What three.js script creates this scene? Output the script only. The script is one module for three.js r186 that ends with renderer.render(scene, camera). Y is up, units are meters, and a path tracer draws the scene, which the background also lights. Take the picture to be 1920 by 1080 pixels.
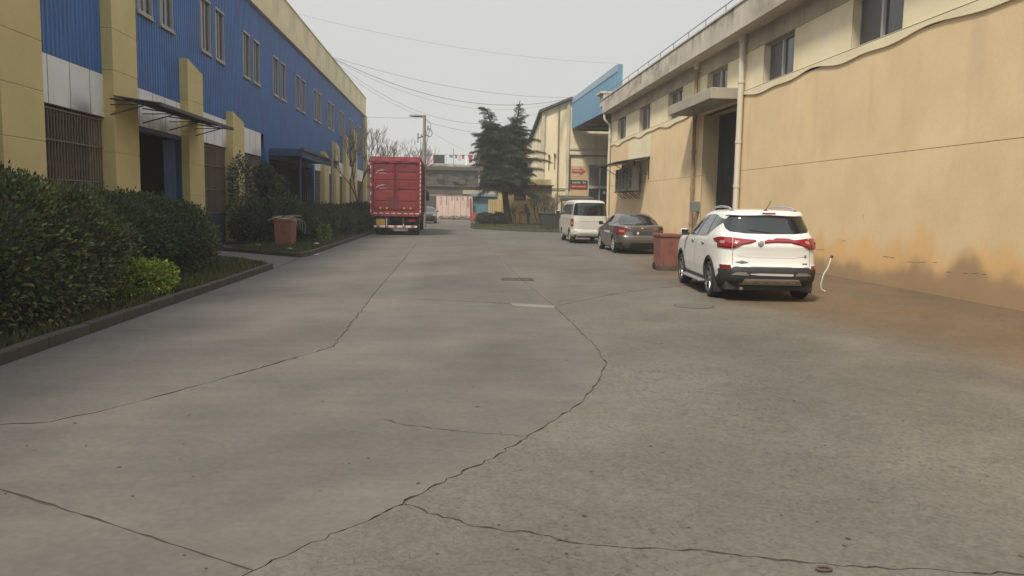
import * as THREE from 'three';
import { mergeGeometries, mergeVertices } from 'three/addons/utils/BufferGeometryUtils.js';
import { RoundedBoxGeometry } from 'three/addons/geometries/RoundedBoxGeometry.js';
import { MarchingCubes } from 'three/addons/objects/MarchingCubes.js';

// ---------------------------------------------------------------- camera, sky, sun, air, exposure
const scene = new THREE.Scene();
const camera = new THREE.PerspectiveCamera(2 * Math.atan(540 / 1500) * 180 / Math.PI, 16 / 9, 0.1, 900);
camera.position.set(0, 1.65, 0);
camera.rotation.set(-0.10235, -0.07461, 0.01745, 'YXZ');
const SUN = new THREE.Vector3(-1, 2.3, 1.5).normalize();
{
  const w = 512, h = 256, d = new Float32Array(w * h * 4), v = new THREE.Vector3();
  for (let j = 0; j < h; j++) for (let i = 0; i < w; i++) {
    const lat = ((j + 0.5) / h - 0.5) * Math.PI, lon = ((i + 0.5) / w - 0.5) * 2 * Math.PI;
    v.set(Math.cos(lat) * Math.cos(lon), Math.sin(lat), Math.cos(lat) * Math.sin(lon));
    const el = Math.max(v.y, 0), ang = Math.acos(Math.min(1, v.dot(SUN)));
    // a hazy white overcast: brighter overhead than at the horizon, and a wide soft aureole round the sun
    const L = (0.67 + 0.03 * el + 0.3 * Math.pow(el, 2.2)) * (0.985 + 0.05 * (fbm(v.x / (v.y + 0.35) * 1.3 + 9, v.z / (v.y + 0.35) * 1.3 + 9, 3, 4) - 0.5)) + 0.75 * Math.exp(-Math.pow(ang / 0.62, 2));
    const c = Math.exp(-el * 5), k = (j * w + i) * 4, low = v.y < -0.02 ? 0.45 : 1;
    d[k] = L * (0.985 + 0.015 * c) * low; d[k + 1] = L * 1.0 * low; d[k + 2] = L * (1.005 - 0.055 * c) * low; d[k + 3] = 1;
  }
  const t = new THREE.DataTexture(d, w, h, THREE.RGBAFormat, THREE.FloatType);
  t.mapping = THREE.EquirectangularReflectionMapping; t.magFilter = THREE.LinearFilter; t.needsUpdate = true;
  scene.background = t; scene.environment = t;
}
const sun = new THREE.DirectionalLight(new THREE.Color().setRGB(1, 0.92, 0.79), 3.9);
sun.position.copy(SUN).multiplyScalar(150).add(new THREE.Vector3(0, 0, -40)); sun.target.position.set(0, 0, -40);
sun.castShadow = true; sun.shadow.radius = 14; sun.shadow.mapSize.set(4096, 4096);
Object.assign(sun.shadow.camera, { left: -75, right: 75, top: 75, bottom: -75, near: 1, far: 320 });
scene.add(sun, sun.target);
scene.fog = new THREE.FogExp2(new THREE.Color().setRGB(0.72, 0.71, 0.68), 0.0013);
const EXPOSURE = 1.0;

// ---------------------------------------------------------------- helpers
function rng(seed) { let a = seed >>> 0; return () => { a = (a + 0x6D2B79F5) >>> 0; let t = Math.imul(a ^ (a >>> 15), 1 | a); t = (t + Math.imul(t ^ (t >>> 7), 61 | t)) ^ t; return ((t ^ (t >>> 14)) >>> 0) / 4294967296; }; }
function lerp(a, b, t) { return a + (b - a) * t; }
function clamp(x, a = 0, b = 1) { return Math.min(b, Math.max(a, x)); }
const sstep = (a, b, x) => { const t = clamp((x - a) / (b - a)); return t * t * (3 - 2 * t); };
function hash(ix, iy, s) { let h = Math.imul(ix, 374761393) ^ Math.imul(iy, 668265263) ^ Math.imul(s, 1274126177); h = Math.imul(h ^ (h >>> 13), 1274126177); return ((h ^ (h >>> 16)) >>> 0) / 4294967296; }
function vnoise(x, y, s = 0, per = 0) {
  let ix = Math.floor(x), iy = Math.floor(y); const fx = x - ix, fy = y - iy;
  const u = fx * fx * (3 - 2 * fx), v = fy * fy * (3 - 2 * fy); let jx = ix + 1, jy = iy + 1;
  if (per) { ix = ((ix % per) + per) % per; jx = (ix + 1) % per; iy = ((iy % per) + per) % per; jy = (iy + 1) % per; }
  return lerp(lerp(hash(ix, iy, s), hash(jx, iy, s), u), lerp(hash(ix, jy, s), hash(jx, jy, s), u), v);
}
function fbm(x, y, s = 0, oct = 4, per = 0) { let a = 0, w = 0.5, t = 0; for (let i = 0; i < oct; i++) { a += w * vnoise(x, y, s + i * 17, per); t += w; w *= 0.5; x *= 2; y *= 2; per *= 2; } return a / t; }
function tex(size, metres, fn) {
  const d = new Uint8Array(size * size * 4);
  for (let j = 0; j < size; j++) for (let i = 0; i < size; i++) {
    const c = fn(i / size, j / size), k = (j * size + i) * 4;
    d[k] = clamp(c[0]) * 255; d[k + 1] = clamp(c[1]) * 255; d[k + 2] = clamp(c[2]) * 255; d[k + 3] = 255;
  }
  const t = new THREE.DataTexture(d, size, size, THREE.RGBAFormat);
  t.wrapS = t.wrapT = THREE.RepeatWrapping; t.magFilter = THREE.LinearFilter; t.repeat.set(1 / metres, 1 / metres); t.needsUpdate = true;
  return t;
}
const counts = {};
function numbered(n) { const k = counts[n] = (counts[n] === undefined ? 0 : counts[n] + 1); return k ? n + '_' + String(k).padStart(3, '0') : n; }
const origin = new Map();
function thing(name, label, category, p = [0, 0, 0], turn = 0, group) {
  const o = new THREE.Group(); o.name = numbered(name); o.position.set(...p); o.rotation.y = turn;
  o.userData = { label, category }; if (group) o.userData.group = group;
  scene.add(o); origin.set(o, o.position.clone()); return o;
}
function structure(name, p = [0, 0, 0]) { const o = new THREE.Group(); o.name = numbered(name); o.position.set(...p); o.userData = { kind: 'structure' }; scene.add(o); origin.set(o, o.position.clone()); return o; }
// geometries given to wpart are in world metres and are moved to their thing's own axes; those given to part are already local
function norm(g) {
  for (const k of Object.keys(g.attributes)) if (!['position', 'normal', 'uv', 'color'].includes(k)) g.deleteAttribute(k);
  if (!g.attributes.normal) g.computeVertexNormals();
  if (!g.attributes.uv) g.setAttribute('uv', new THREE.BufferAttribute(new Float32Array(g.attributes.position.count * 2), 2));
  return g;
}
function join(gs) {
  if (!Array.isArray(gs)) return norm(gs);
  gs = gs.map(g => norm(g.index ? g.toNonIndexed() : g));
  if (gs.length === 1) return gs[0];
  const hasCol = gs.some(g => g.attributes.color);
  if (hasCol) for (const g of gs) if (!g.attributes.color) g.setAttribute('color', new THREE.BufferAttribute(new Float32Array(g.attributes.position.count * 3).fill(1), 3));
  return mergeGeometries(gs, false);
}
function part(name, gs, mat, parent, label) {
  const m = new THREE.Mesh(join(gs), mat); m.name = numberedIn(parent, name); m.castShadow = m.receiveShadow = true; parent.add(m);
  if (label) m.userData.label = label; return m;
}
const inner = new Map();
function numberedIn(parent, n) { if (!inner.has(parent)) inner.set(parent, {}); const c = inner.get(parent); const k = c[n] = (c[n] === undefined ? 0 : c[n] + 1); return k ? n + '_' + String(k).padStart(3, '0') : n; }
function wpart(name, gs, mat, parent, label) {
  let o = parent, v = new THREE.Vector3(); while (o && o !== scene) { v.add(o.position); o = o.parent; }
  const g = join(gs); g.translate(-v.x, -v.y, -v.z); return part(name, g, mat, parent, label);
}
function sub(name, parent) { const o = new THREE.Group(); o.name = numberedIn(parent, name); parent.add(o); return o; }
// box between two corners, uv in metres
function uvBox(g) {
  g = g.index ? g.toNonIndexed() : g; const p = g.attributes.position, n = p.count, uv = new Float32Array(n * 2);
  const a = new THREE.Vector3(), b = new THREE.Vector3(), c = new THREE.Vector3();
  for (let i = 0; i < n; i += 3) {
    a.fromBufferAttribute(p, i); b.fromBufferAttribute(p, i + 1).sub(a); c.fromBufferAttribute(p, i + 2).sub(a); b.cross(c);
    const ax = Math.abs(b.x), ay = Math.abs(b.y), az = Math.abs(b.z);
    for (let k = i; k < i + 3; k++) { const X = p.getX(k), Y = p.getY(k), Z = p.getZ(k); const q = ax >= ay && ax >= az ? [Z, Y] : ay >= az ? [X, Z] : [X, Y]; uv[k * 2] = q[0]; uv[k * 2 + 1] = q[1]; }
  }
  g.setAttribute('uv', new THREE.BufferAttribute(uv, 2)); return g;
}
function box(x0, x1, y0, y1, z0, z1) { const g = new THREE.BoxGeometry(Math.abs(x1 - x0), Math.abs(y1 - y0), Math.abs(z1 - z0)); g.translate((x0 + x1) / 2, (y0 + y1) / 2, (z0 + z1) / 2); return uvBox(g); }
function rbox(x0, x1, y0, y1, z0, z1, r = 0.02) { const g = new RoundedBoxGeometry(Math.abs(x1 - x0), Math.abs(y1 - y0), Math.abs(z1 - z0), 2, r); g.translate((x0 + x1) / 2, (y0 + y1) / 2, (z0 + z1) / 2); return uvBox(g); }
const V = (x, y, z) => new THREE.Vector3(x, y, z);
function tube(pts, r, seg = 0, rad = 6) { const c = new THREE.CatmullRomCurve3(pts.map(p => V(...p)), false, 'centripetal'); return new THREE.TubeGeometry(c, seg || Math.max(2, pts.length * 4), r, rad, false); }
function rod(a, b, r, rad = 6, r2 = r) {
  const A = V(...a), B = V(...b), d = B.clone().sub(A), g = new THREE.CylinderGeometry(r2, r, d.length(), rad, 1);
  g.applyQuaternion(new THREE.Quaternion().setFromUnitVectors(V(0, 1, 0), d.clone().normalize())); g.translate((A.x + B.x) / 2, (A.y + B.y) / 2, (A.z + B.z) / 2); return g;
}
function bar(a, b, w, t = w) { // square section
  const A = V(...a), B = V(...b), d = B.clone().sub(A), g = new THREE.BoxGeometry(w, d.length(), t);
  g.applyQuaternion(new THREE.Quaternion().setFromUnitVectors(V(0, 1, 0), d.clone().normalize())); g.translate((A.x + B.x) / 2, (A.y + B.y) / 2, (A.z + B.z) / 2); return g;
}
function prism(pts, z0, z1) { // polygon in x,y pushed along z
  const s = new THREE.Shape(pts.map(p => new THREE.Vector2(p[0], p[1]))), g = new THREE.ExtrudeGeometry(s, { depth: Math.abs(z1 - z0), bevelEnabled: false }); g.translate(0, 0, Math.min(z0, z1)); return uvBox(g);
}
function flatPoly(pts, y0, y1) { // polygon in x,z given a thickness
  const s = new THREE.Shape(pts.map(p => new THREE.Vector2(p[0], -p[1]))), g = new THREE.ExtrudeGeometry(s, { depth: y1 - y0, bevelEnabled: false }); g.rotateX(-Math.PI / 2); g.translate(0, y0, 0); return uvBox(g);
}
// a rectangle in a wall, cut at holes, with vertex tint; P maps (a, y) to a point
function wallGrid(a0, a1, y0, y1, da, dy, holes, tint, P) {
  const cut = (lo, hi, d, ex) => { const s = new Set([lo, hi]); const n = Math.max(1, Math.round((hi - lo) / d)); for (let i = 1; i < n; i++) s.add(lo + (hi - lo) * i / n); for (const e of ex) if (e > lo && e < hi) s.add(e); return [...s].sort((x, y) => x - y).filter((v, i, A) => i === 0 || v - A[i - 1] > 1e-5); };
  const as = cut(a0, a1, da, holes.flatMap(h => [h[0], h[1]])), ys = cut(y0, y1, dy, holes.flatMap(h => [h[2], h[3]]));
  const pos = [], col = [], uv = [], idx = [];
  for (const y of ys) for (const a of as) { pos.push(...P(a, y)); uv.push(a, y); const c = tint ? tint(a, y) : [1, 1, 1]; col.push(...c); }
  const W = as.length;
  for (let j = 0; j + 1 < ys.length; j++) for (let i = 0; i + 1 < W; i++) {
    const ca = (as[i] + as[i + 1]) / 2, cy = (ys[j] + ys[j + 1]) / 2;
    if (holes.some(h => ca > h[0] && ca < h[1] && cy > h[2] && cy < h[3])) continue;
    const k = j * W + i; idx.push(k, k + 1, k + W + 1, k, k + W + 1, k + W);
  }
  const g = new THREE.BufferGeometry(); g.setAttribute('position', new THREE.Float32BufferAttribute(pos, 3)); g.setAttribute('uv', new THREE.Float32BufferAttribute(uv, 2)); g.setAttribute('color', new THREE.Float32BufferAttribute(col, 3)); g.setIndex(idx); g.computeVertexNormals(); return g;
}
// trapezoid-ribbed sheet: profile runs along a (from a0 to a1), straight along y; P maps (a, y, out)
function ribbed(a0, a1, y0, y1, pitch, depth, P, ny = 1) {
  const pr = []; const n = Math.max(1, Math.round((a1 - a0) / pitch)), p = (a1 - a0) / n;
  for (let i = 0; i < n; i++) { const b = a0 + i * p; pr.push([b, 0], [b + 0.4 * p, 0], [b + 0.55 * p, depth], [b + 0.85 * p, depth]); } pr.push([a1, 0]);
  const pos = [], uv = [], idx = [];
  for (let j = 0; j <= ny; j++) { const y = lerp(y0, y1, j / ny); for (const [a, o] of pr) { pos.push(...P(a, y, o)); uv.push(a, y); } }
  for (let j = 0; j < ny; j++) for (let i = 0; i + 1 < pr.length; i++) { const k = j * pr.length + i, W = pr.length; idx.push(k, k + 1, k + W + 1, k, k + W + 1, k + W); }
  let g = new THREE.BufferGeometry(); g.setAttribute('position', new THREE.Float32BufferAttribute(pos, 3)); g.setAttribute('uv', new THREE.Float32BufferAttribute(uv, 2)); g.setIndex(idx); g = g.toNonIndexed(); g.computeVertexNormals(); return g;
}

// ---------------------------------------------------------------- surface textures (colour, grain and wear only)
const T = {};
T.smooth = tex(1024, 5, (u, v) => { const n = fbm(u * 8, v * 8, 3, 5, 8), f = fbm(u * 160, v * 160, 9, 2, 160), s = fbm(u * 5, v * 40, 21, 3, 5); const b = 0.66 + 0.28 * (n - 0.5) + 0.16 * (f - 0.5) + 0.12 * (s - 0.5); return [b * 1.01, b, b * 0.985]; });
const pits = (u, v) => { const a = fbm(u * 260, v * 260, 31, 2, 260), m = fbm(u * 7, v * 7, 35, 3, 7); const c = fbm(u * 110, v * 110, 33, 2, 110); return Math.max(sstep(0.79 - 0.14 * m, 0.86 - 0.14 * m, a), sstep(0.83 - 0.1 * m, 0.88 - 0.1 * m, c)); };
T.pitted = tex(2048, 6, (u, v) => { const n = fbm(u * 6, v * 6, 41, 5, 6), f = fbm(u * 300, v * 300, 43, 2, 300), g = fbm(u * 60, v * 60, 47, 2, 60); let b = 0.67 + 0.3 * (n - 0.5) + 0.3 * (f - 0.5) + 0.12 * (g - 0.5); b *= 1 - 0.27 * pits(u, v) * sstep(0.35, 0.62, fbm(u * 4 + 0.5, v * 4, 49, 3, 4)); return [b, b * 0.99, b * 0.97]; });
T.pittedBump = tex(2048, 6, (u, v) => { const f = fbm(u * 300, v * 300, 43, 2, 300); const b = 0.75 * (1 - 0.8 * pits(u, v)) + 0.2 * f; return [b, b, b]; });
T.plaster = tex(1024, 4, (u, v) => { const n = fbm(u * 5, v * 5, 51, 5, 5), f = fbm(u * 120, v * 120, 53, 2, 120), s = fbm(u * 40, v * 3, 57, 3, 1 * 3 === 3 ? 0 : 0); const b = 0.9 + 0.14 * (n - 0.5) + 0.07 * (f - 0.5); return [b, b * (0.995 + 0.01 * n), b * (0.97 + 0.05 * n)]; });
T.stain = tex(1024, 4, (u, v) => { const n = fbm(u * 4, v * 4, 61, 5, 4), s = fbm(u * 48, v * 2 + 0, 63, 3, 0), f = fbm(u * 100, v * 100, 65, 2, 100); const w = Math.min(1, Math.min(u, 1 - u) * 8); let b = 0.83 + 0.32 * (n - 0.5) + 0.13 * (vnoise(u * 64, v * 4, 67, 4 * 16) - 0.5) * (0.3 + 1.4 * vnoise(u * 8, v * 4, 69, 8)) + 0.1 * (f - 0.5); return [b, b * 0.985, b * 0.96]; });
T.grain = tex(512, 1.5, (u, v) => { const n = fbm(u * 6, v * 6, 71, 4, 6), f = fbm(u * 90, v * 90, 73, 2, 90); const b = 0.82 + 0.2 * (n - 0.5) + 0.12 * (f - 0.5); return [b, b, b]; });
T.rust = tex(512, 1.2, (u, v) => { const n = fbm(u * 5, v * 5, 81, 5, 5), k = sstep(0.5, 0.68, n), f = fbm(u * 70, v * 70, 83, 2, 70); const b = 0.8 + 0.2 * (f - 0.5); return [b * lerp(1, 0.75, k), b * lerp(0.95, 0.72, k), b * lerp(0.95, 0.7, k)]; });
T.soil = tex(512, 1, (u, v) => { const n = fbm(u * 8, v * 8, 91, 5, 8); const b = 0.4 + 0.9 * n * n; return [b, b, b]; });
T.bark = tex(256, 0.6, (u, v) => { const n = fbm(u * 20, v * 4, 95, 4, 4 * 5); const b = 0.4 + 0.7 * n; return [b, b * 0.95, b * 0.9]; });

function mat(c, o = {}) {
  const { map, bump, bumpScale = 0.003, rough = 0.85, metal = 0, vc, phys, ...rest } = o;
  const m = new (phys ? THREE.MeshPhysicalMaterial : THREE.MeshStandardMaterial)({ roughness: rough, metalness: metal, side: THREE.DoubleSide, ...rest });
  m.color.setRGB(...c); if (map) m.map = map; if (bump) { m.bumpMap = bump; m.bumpScale = bumpScale; } if (vc) m.vertexColors = true; return m;
}
const M = {
  roadSmooth: mat([0.168, 0.153, 0.135], { map: T.smooth, bump: T.smooth, bumpScale: 0.004, rough: 0.82, vc: true }),
  roadPit: mat([0.178, 0.161, 0.137], { map: T.pitted, bump: T.pittedBump, bumpScale: 0.006, rough: 0.9, vc: true }),
  patch: mat([0.225, 0.208, 0.178], { map: T.grain, rough: 0.9 }),
  crackDirt: mat([0.13, 0.112, 0.09], { map: T.soil, rough: 1 }),
  kerb: mat([0.062, 0.058, 0.05], { map: T.stain, rough: 0.95 }),
  soil: mat([0.05, 0.042, 0.03], { map: T.soil, rough: 1 }),
  tan: mat([0.78, 0.59, 0.35], { map: T.plaster, bump: T.plaster, bumpScale: 0.004, rough: 0.92, vc: true }),
  cream: mat([0.86, 0.75, 0.51], { map: T.plaster, bump: T.plaster, bumpScale: 0.004, rough: 0.92, vc: true }),
  parapetFace: mat([0.58, 0.53, 0.45], { map: T.stain, bump: T.stain, bumpScale: 0.006, rough: 0.95, vc: true }),
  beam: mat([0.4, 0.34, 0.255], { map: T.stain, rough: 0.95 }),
  parapet: mat([0.56, 0.51, 0.43], { map: T.stain, bump: T.stain, bumpScale: 0.006, rough: 0.95 }),
  canopyConc: mat([0.42, 0.38, 0.31], { map: T.stain, bump: T.stain, bumpScale: 0.006, rough: 0.95 }),
  dark: mat([0.012, 0.012, 0.012], { rough: 0.9 }),
  doorDark: mat([0.013, 0.013, 0.012], { map: T.grain, rough: 0.95 }),
  inside: mat([0.025, 0.024, 0.022], { rough: 1 }),
  alu: mat([0.46, 0.45, 0.42], { rough: 0.5, metal: 0.0 }),
  glassDark: mat([0.035, 0.036, 0.036], { rough: 0.12, phys: true, clearcoat: 0.3, clearcoatRoughness: 0.05 }),
  glassMesh: mat([0.085, 0.08, 0.072], { rough: 0.45 }),
  aluDull: mat([0.3, 0.295, 0.28], { rough: 0.6 }),
  lid: mat([0.13, 0.115, 0.1], { map: T.grain, rough: 0.9 }),
  glassBlue: mat([0.03, 0.034, 0.042], { rough: 0.15 }),
  pvc: mat([0.66, 0.6, 0.48], { map: T.grain, rough: 0.55 }),
  pipeTan: mat([0.36, 0.26, 0.15], { map: T.rust, rough: 0.8 }),
  steel: mat([0.3, 0.3, 0.29], { map: T.grain, rough: 0.5, metal: 0.3 }),
  ironBar: mat([0.2, 0.165, 0.13], { map: T.rust, rough: 0.85 }),
  rusty: mat([0.11, 0.08, 0.065], { map: T.rust, rough: 0.85 }),
  blackIron: mat([0.03, 0.03, 0.03], { rough: 0.6 }),
  yellow: mat([0.58, 0.48, 0.225], { map: T.plaster, bump: T.plaster, bumpScale: 0.004, rough: 0.93 }),
  yellowPale: mat([0.8, 0.73, 0.48], { map: T.stain, rough: 0.93 }),
  blueSheet: mat([0.036, 0.13, 0.38], { map: T.stain, rough: 0.5 }),
  blueDark: mat([0.026, 0.065, 0.165], { map: T.grain, rough: 0.6 }),
  blueLight: mat([0.13, 0.28, 0.4], { map: T.grain, rough: 0.5 }),
  blueEdge: mat([0.3, 0.42, 0.52], { map: T.grain, rough: 0.5 }),
  white: mat([0.72, 0.725, 0.76], { map: T.plaster, rough: 0.6, vc: true }),
  sheetDark: mat([0.07, 0.075, 0.08], { map: T.grain, rough: 0.7 }),
  wood: mat([0.1, 0.08, 0.06], { map: T.bark, rough: 1 }),
  twig: mat([0.12, 0.1, 0.085], { rough: 1 }),
  greyWall: mat([0.078, 0.072, 0.063], { map: T.stain, rough: 0.95 }),
  pink: mat([0.66, 0.5, 0.45], { map: T.stain, rough: 0.95 }),
  houseTan: mat([0.78, 0.58, 0.3], { map: T.stain, rough: 0.95, vc: true }),
  creamOld: mat([0.8, 0.7, 0.48], { map: T.plaster, rough: 0.95, vc: true }),
  cable: mat([0.1, 0.1, 0.1], { rough: 0.8 }),
};
const leaf = c => mat(c, { rough: 0.7, phys: true, transmission: 0.0 });
// ---------------------------------------------------------------- the ground: one earth sheet, and on it the concrete slabs of the yard with open joints
{
  const g = new THREE.PlaneGeometry(700, 700, 1, 1); g.rotateX(-Math.PI / 2); const m = new THREE.Mesh(uvBox(g), M.crackDirt);
  m.name = 'ground'; m.position.y = -0.009; m.userData = { kind: 'structure' }; m.receiveShadow = true; scene.add(m);
}
const road = structure('road');
{
  const jr = rng(77);
  // joint: centre line [x, z] with a half width; crack amplitude makes it ragged
  const joint = (pts, w, amp, step = 0.12) => {
    const out = []; for (let i = 0; i + 1 < pts.length; i++) {
      const [a, b] = [pts[i], pts[i + 1]], L = Math.hypot(b[0] - a[0], b[1] - a[1]), n = Math.max(1, Math.round(L / step)), nx = -(b[1] - a[1]) / L, nz = (b[0] - a[0]) / L;
      for (let k = (i ? 1 : 0); k <= n; k++) { const t = k / n, e = (k === 0 || k === n) ? 0 : 1, d = e * amp * ((jr() - 0.5) * 1.2); out.push([lerp(a[0], b[0], t) + nx * d, lerp(a[1], b[1], t) + nz * d, w * (0.4 + 1.5 * Math.pow(jr(), 2.2))]); }
    } return out;
  };
  const rev = a => [...a].reverse(), KX = -4.42, WX = 9.86;
  const A1 = joint([[-1.52, -33.1], [-1.46, -24], [-1.43, -14.1]], 0.011, 0.008, 0.4);
  const A2 = joint([[-1.43, -14.1], [-1.41, -13.2], [-1.36, -9.25], [-1.6, -8.7], [-2.15, -7.46], [-2.7, -6.38], [-2.96, -6.02], [-3.3, -5.94], [KX, -5.75]], 0.0085, 0.03, 0.1);
  const B0 = joint([[KX, -14.3], [-3.2, -14.18], [-1.43, -14.1]], 0.006, 0.03, 0.3);
  const B1 = joint([[-1.43, -14.1], [-0.17, -13.85], [0.96, -13.45], [1.69, -13.07]], 0.013, 0.04, 0.15);
  const C1 = joint([[1.69, -13.07], [1.7, -10.9], [1.71, -9.49], [1.65, -8.33], [1.42, -7.48], [1.1, -6.59], [0.7, -5.85], [0.55, -5.61]], 0.0075, 0.025, 0.1);
  const C2 = joint([[0.55, -5.61], [0.3, -5.15], [-0.14, -4.51], [-0.26, -4.31]], 0.0085, 0.035, 0.06);
  const C3 = joint([[-0.26, -4.31], [-0.55, -3.95], [-0.88, -3.52]], 0.006, 0.03, 0.06);
  const C4 = joint([[-0.88, -3.52], [-1.3, -2.95], [-2.6, 0.5]], 0.006, 0.03, 0.1);
  const D = joint([[0.55, -5.61], [0.28, -5.67], [0.02, -5.75], [-0.34, -5.91], [-0.46, -6.03], [-0.62, -6.12]], 0.008, 0.03, 0.06);
  const E1 = joint([[KX, -5.75], [-2.55, -4.6], [-1.75, -4.09], [-0.88, -3.52]], 0.0085, 0.006, 0.08);
  const F1 = joint([[-0.26, -4.31], [-0.04, -4.11], [0.15, -3.98], [0.45, -3.87], [0.67, -3.75], [0.92, -3.69], [1.18, -3.67], [1.51, -3.56], [1.89, -3.47], [2.64, -3.35], [WX, -1.6]], 0.0085, 0.03, 0.05);
  const G = joint([[1.69, -13.07], [1.6, -16], [1.35, -33]], 0.004, 0.02, 0.5);
  const H1 = joint([[KX, -33.6], [-1.52, -33.1]], 0.01, 0.02, 0.4), H2 = joint([[-1.52, -33.1], [-0.62, -32.4], [1.35, -33]], 0.018, 0.04, 0.3), H3 = joint([[1.35, -33], [3.82, -33.5], [WX, -33]], 0.014, 0.04, 0.4);
  const J = joint([[1.69, -13.07], [3.1, -15.1], [4.28, -16.31], [5.4, -17.2], [WX, -19]], 0.009, 0.03, 0.3);
  const P = (...q) => q.map(p => [p[0], p[1], 0.003]);
  const dn = D.slice(1, -1);
  const notch = { list: [] };
  const slabs = [
    ['smooth', [...rev(A2), ...rev(B0)], 0.97],                                              // left, near
    ['smooth', [...B0, ...rev(A1), ...rev(H1)], 0.93],                                        // left, far
    ['smooth', [...A2, ...E1, ...rev(C3), ...rev(C2), { D: dn }, ...rev(C1), ...rev(B1)], 1.06],  // middle
    ['smooth', [...B1, ...G, ...rev(H2), ...A1], 1.0],                                        // middle, far
    ['pit', [...C1, ...C2, ...F1, ...rev(J)], 1.0],                                           // right
    ['pit', [...J, ...P([WX, -19], [WX, -33]), ...rev(H3), ...rev(G)], 0.97],                 // right, far
    ['pit', [...C3, ...C4, ...P([-2.6, 0.5], [WX, 0.5]), ...rev(F1)], 1.0],                   // near, right
    ['smooth', [...rev(E1), ...P([KX, -5.75], [KX, 0.5], [-2.6, 0.5]), ...rev(C4)], 0.98],    // near, left
    ['smooth', [...H1, ...H2, ...H3, ...P([WX, -33], [WX, -50.6], [19, -50.6], [19, -72], [11, -120], [-14, -120], [-14, -80.6], [KX, -70])], 0.93],
    ['smooth', P([-4.43, -20.3], [-4.6, -24.4], [-7.7, -27.4], [-8.8, -28.2], [-8.8, -25.6], [-6.5, -22.9], [-4.5, -20.3]), 0.95], // way in to the loading door
  ];
  const area = p => { let s = 0; for (let i = 0; i < p.length; i++) { const a = p[i], b = p[(i + 1) % p.length]; s += a[0] * b[1] - b[0] * a[1]; } return s / 2; };
  function inset(poly) {
    // expand the notch, drop doubles, then move every vertex inward by its half width
    let p = []; for (const q of poly) { if (q.D) { for (const d of q.D) p.push([d[0], d[1], 0.0, 1, d[2]]); for (const d of rev(q.D)) p.push([d[0], d[1], 0.0, -1, d[2]]); } else p.push(q); }
    p = p.filter((q, i) => { const r = p[(i + p.length - 1) % p.length]; return Math.hypot(q[0] - r[0], q[1] - r[1]) > 1e-4 || q[3]; });
    const s = Math.sign(area(p)), out = [];
    for (let i = 0; i < p.length; i++) {
      const q = p[i];
      let a = p[(i + p.length - 1) % p.length], b = p[(i + 1) % p.length];
      if (q[3]) { const src = dn.findIndex(d => d[0] === q[0] && d[1] === q[1]); const a2 = dn[Math.max(0, src - 1)], b2 = dn[Math.min(dn.length - 1, src + 1)]; let tx = b2[0] - a2[0], tz = b2[1] - a2[1]; const l = Math.hypot(tx, tz) || 1; tx /= l; tz /= l; const w = src === dn.length - 1 ? 0.0005 : q[4]; const k = -q[3] * -s; out.push([q[0] - tz * w * k, q[1] + tx * w * k]); continue; }
      let tx = b[0] - a[0], tz = b[1] - a[1]; const l = Math.hypot(tx, tz) || 1; tx /= l; tz /= l;
      out.push([q[0] - tz * q[2] * s, q[1] + tx * q[2] * s]);
    }
    return out;
  }
  function clipCell(poly, x0, x1, z0, z1) {
    let p = poly; const cl = (f, ax, v) => { const o = []; for (let i = 0; i < p.length; i++) { const a = p[i], b = p[(i + 1) % p.length], fa = f(a), fb = f(b); if (fa >= 0) o.push(a); if ((fa >= 0) !== (fb >= 0)) { const t = fa / (fa - fb); o.push([lerp(a[0], b[0], t), lerp(a[1], b[1], t)]); } } p = o; };
    cl(q => q[0] - x0); cl(q => x1 - q[0]); cl(q => q[1] - z0); cl(q => z1 - q[1]); return p;
  }
  // wear and dirt that has a place of its own: tyre-darkened bands, damp patches, brown dust blown against the warehouse wall
  const tintAt = (x, z, base) => {
    const n = fbm(x * 0.55 + 30, z * 0.4 + 9, 5, 4), f = fbm(x * 2.2, z * 1.6, 8, 3);
    let b = base * (0.84 + 0.34 * n + 0.14 * (f - 0.5));
    const wob = 0.5 * (fbm(z * 0.2, 3, 12, 2) - 0.5);
    const bend = z > -9 ? (z + 9) * -0.42 : 0;
    for (const tx of [-0.55, 0.75]) b *= 1 - 0.1 * Math.exp(-Math.pow((x - tx - bend - wob) / 0.42, 2)) * (0.5 + fbm(x * 3, z * 0.5, 15, 2));
    const ca = 0.8, sa = 0.6, sk = fbm((x * ca + z * sa) * 1.6 + 50, (z * ca - x * sa) * 0.28 + 20, 27, 4); b *= 0.86 + 0.28 * sk; const wet = sstep(0.55, 0.72, fbm(x * 0.9 + 4, z * 0.55 + 60, 29, 4)); b *= 1 - 0.14 * wet;
    let r = b, g = b * (1 - 0.015 * wet), bl = b;
    const EZ = [[-40, 6.5], [-20, 4.2], [-16.5, 4.3], [-14, 4.3], [-12.5, 4.6], [-10.9, 5.0], [-9.5, 5.1], [-8.5, 5.25], [-7.4, 5.3], [-5, 5.4], [2, 5.5]]; let ei = 0; while (ei < EZ.length - 2 && z > EZ[ei + 1][0]) ei++; const edge = x - lerp(EZ[ei][1], EZ[ei + 1][1], clamp((z - EZ[ei][0]) / (EZ[ei + 1][0] - EZ[ei][0]))) + 0.9 * (fbm(z * 0.8, x * 0.4, 19, 3) - 0.6);
    const dust = sstep(0, 1.6, edge) * sstep(-34, -20, z) * (0.7 + 0.5 * f);
    r = lerp(r, r * 1.0, dust); g = lerp(g, g * 0.75, dust); bl = lerp(bl, bl * 0.5, dust);
    const warm = sstep(1.5, 5, x) * sstep(-30, -12, z) * 0.6; g *= 1 - 0.02 * warm; bl *= 1 - 0.12 * warm;
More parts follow.
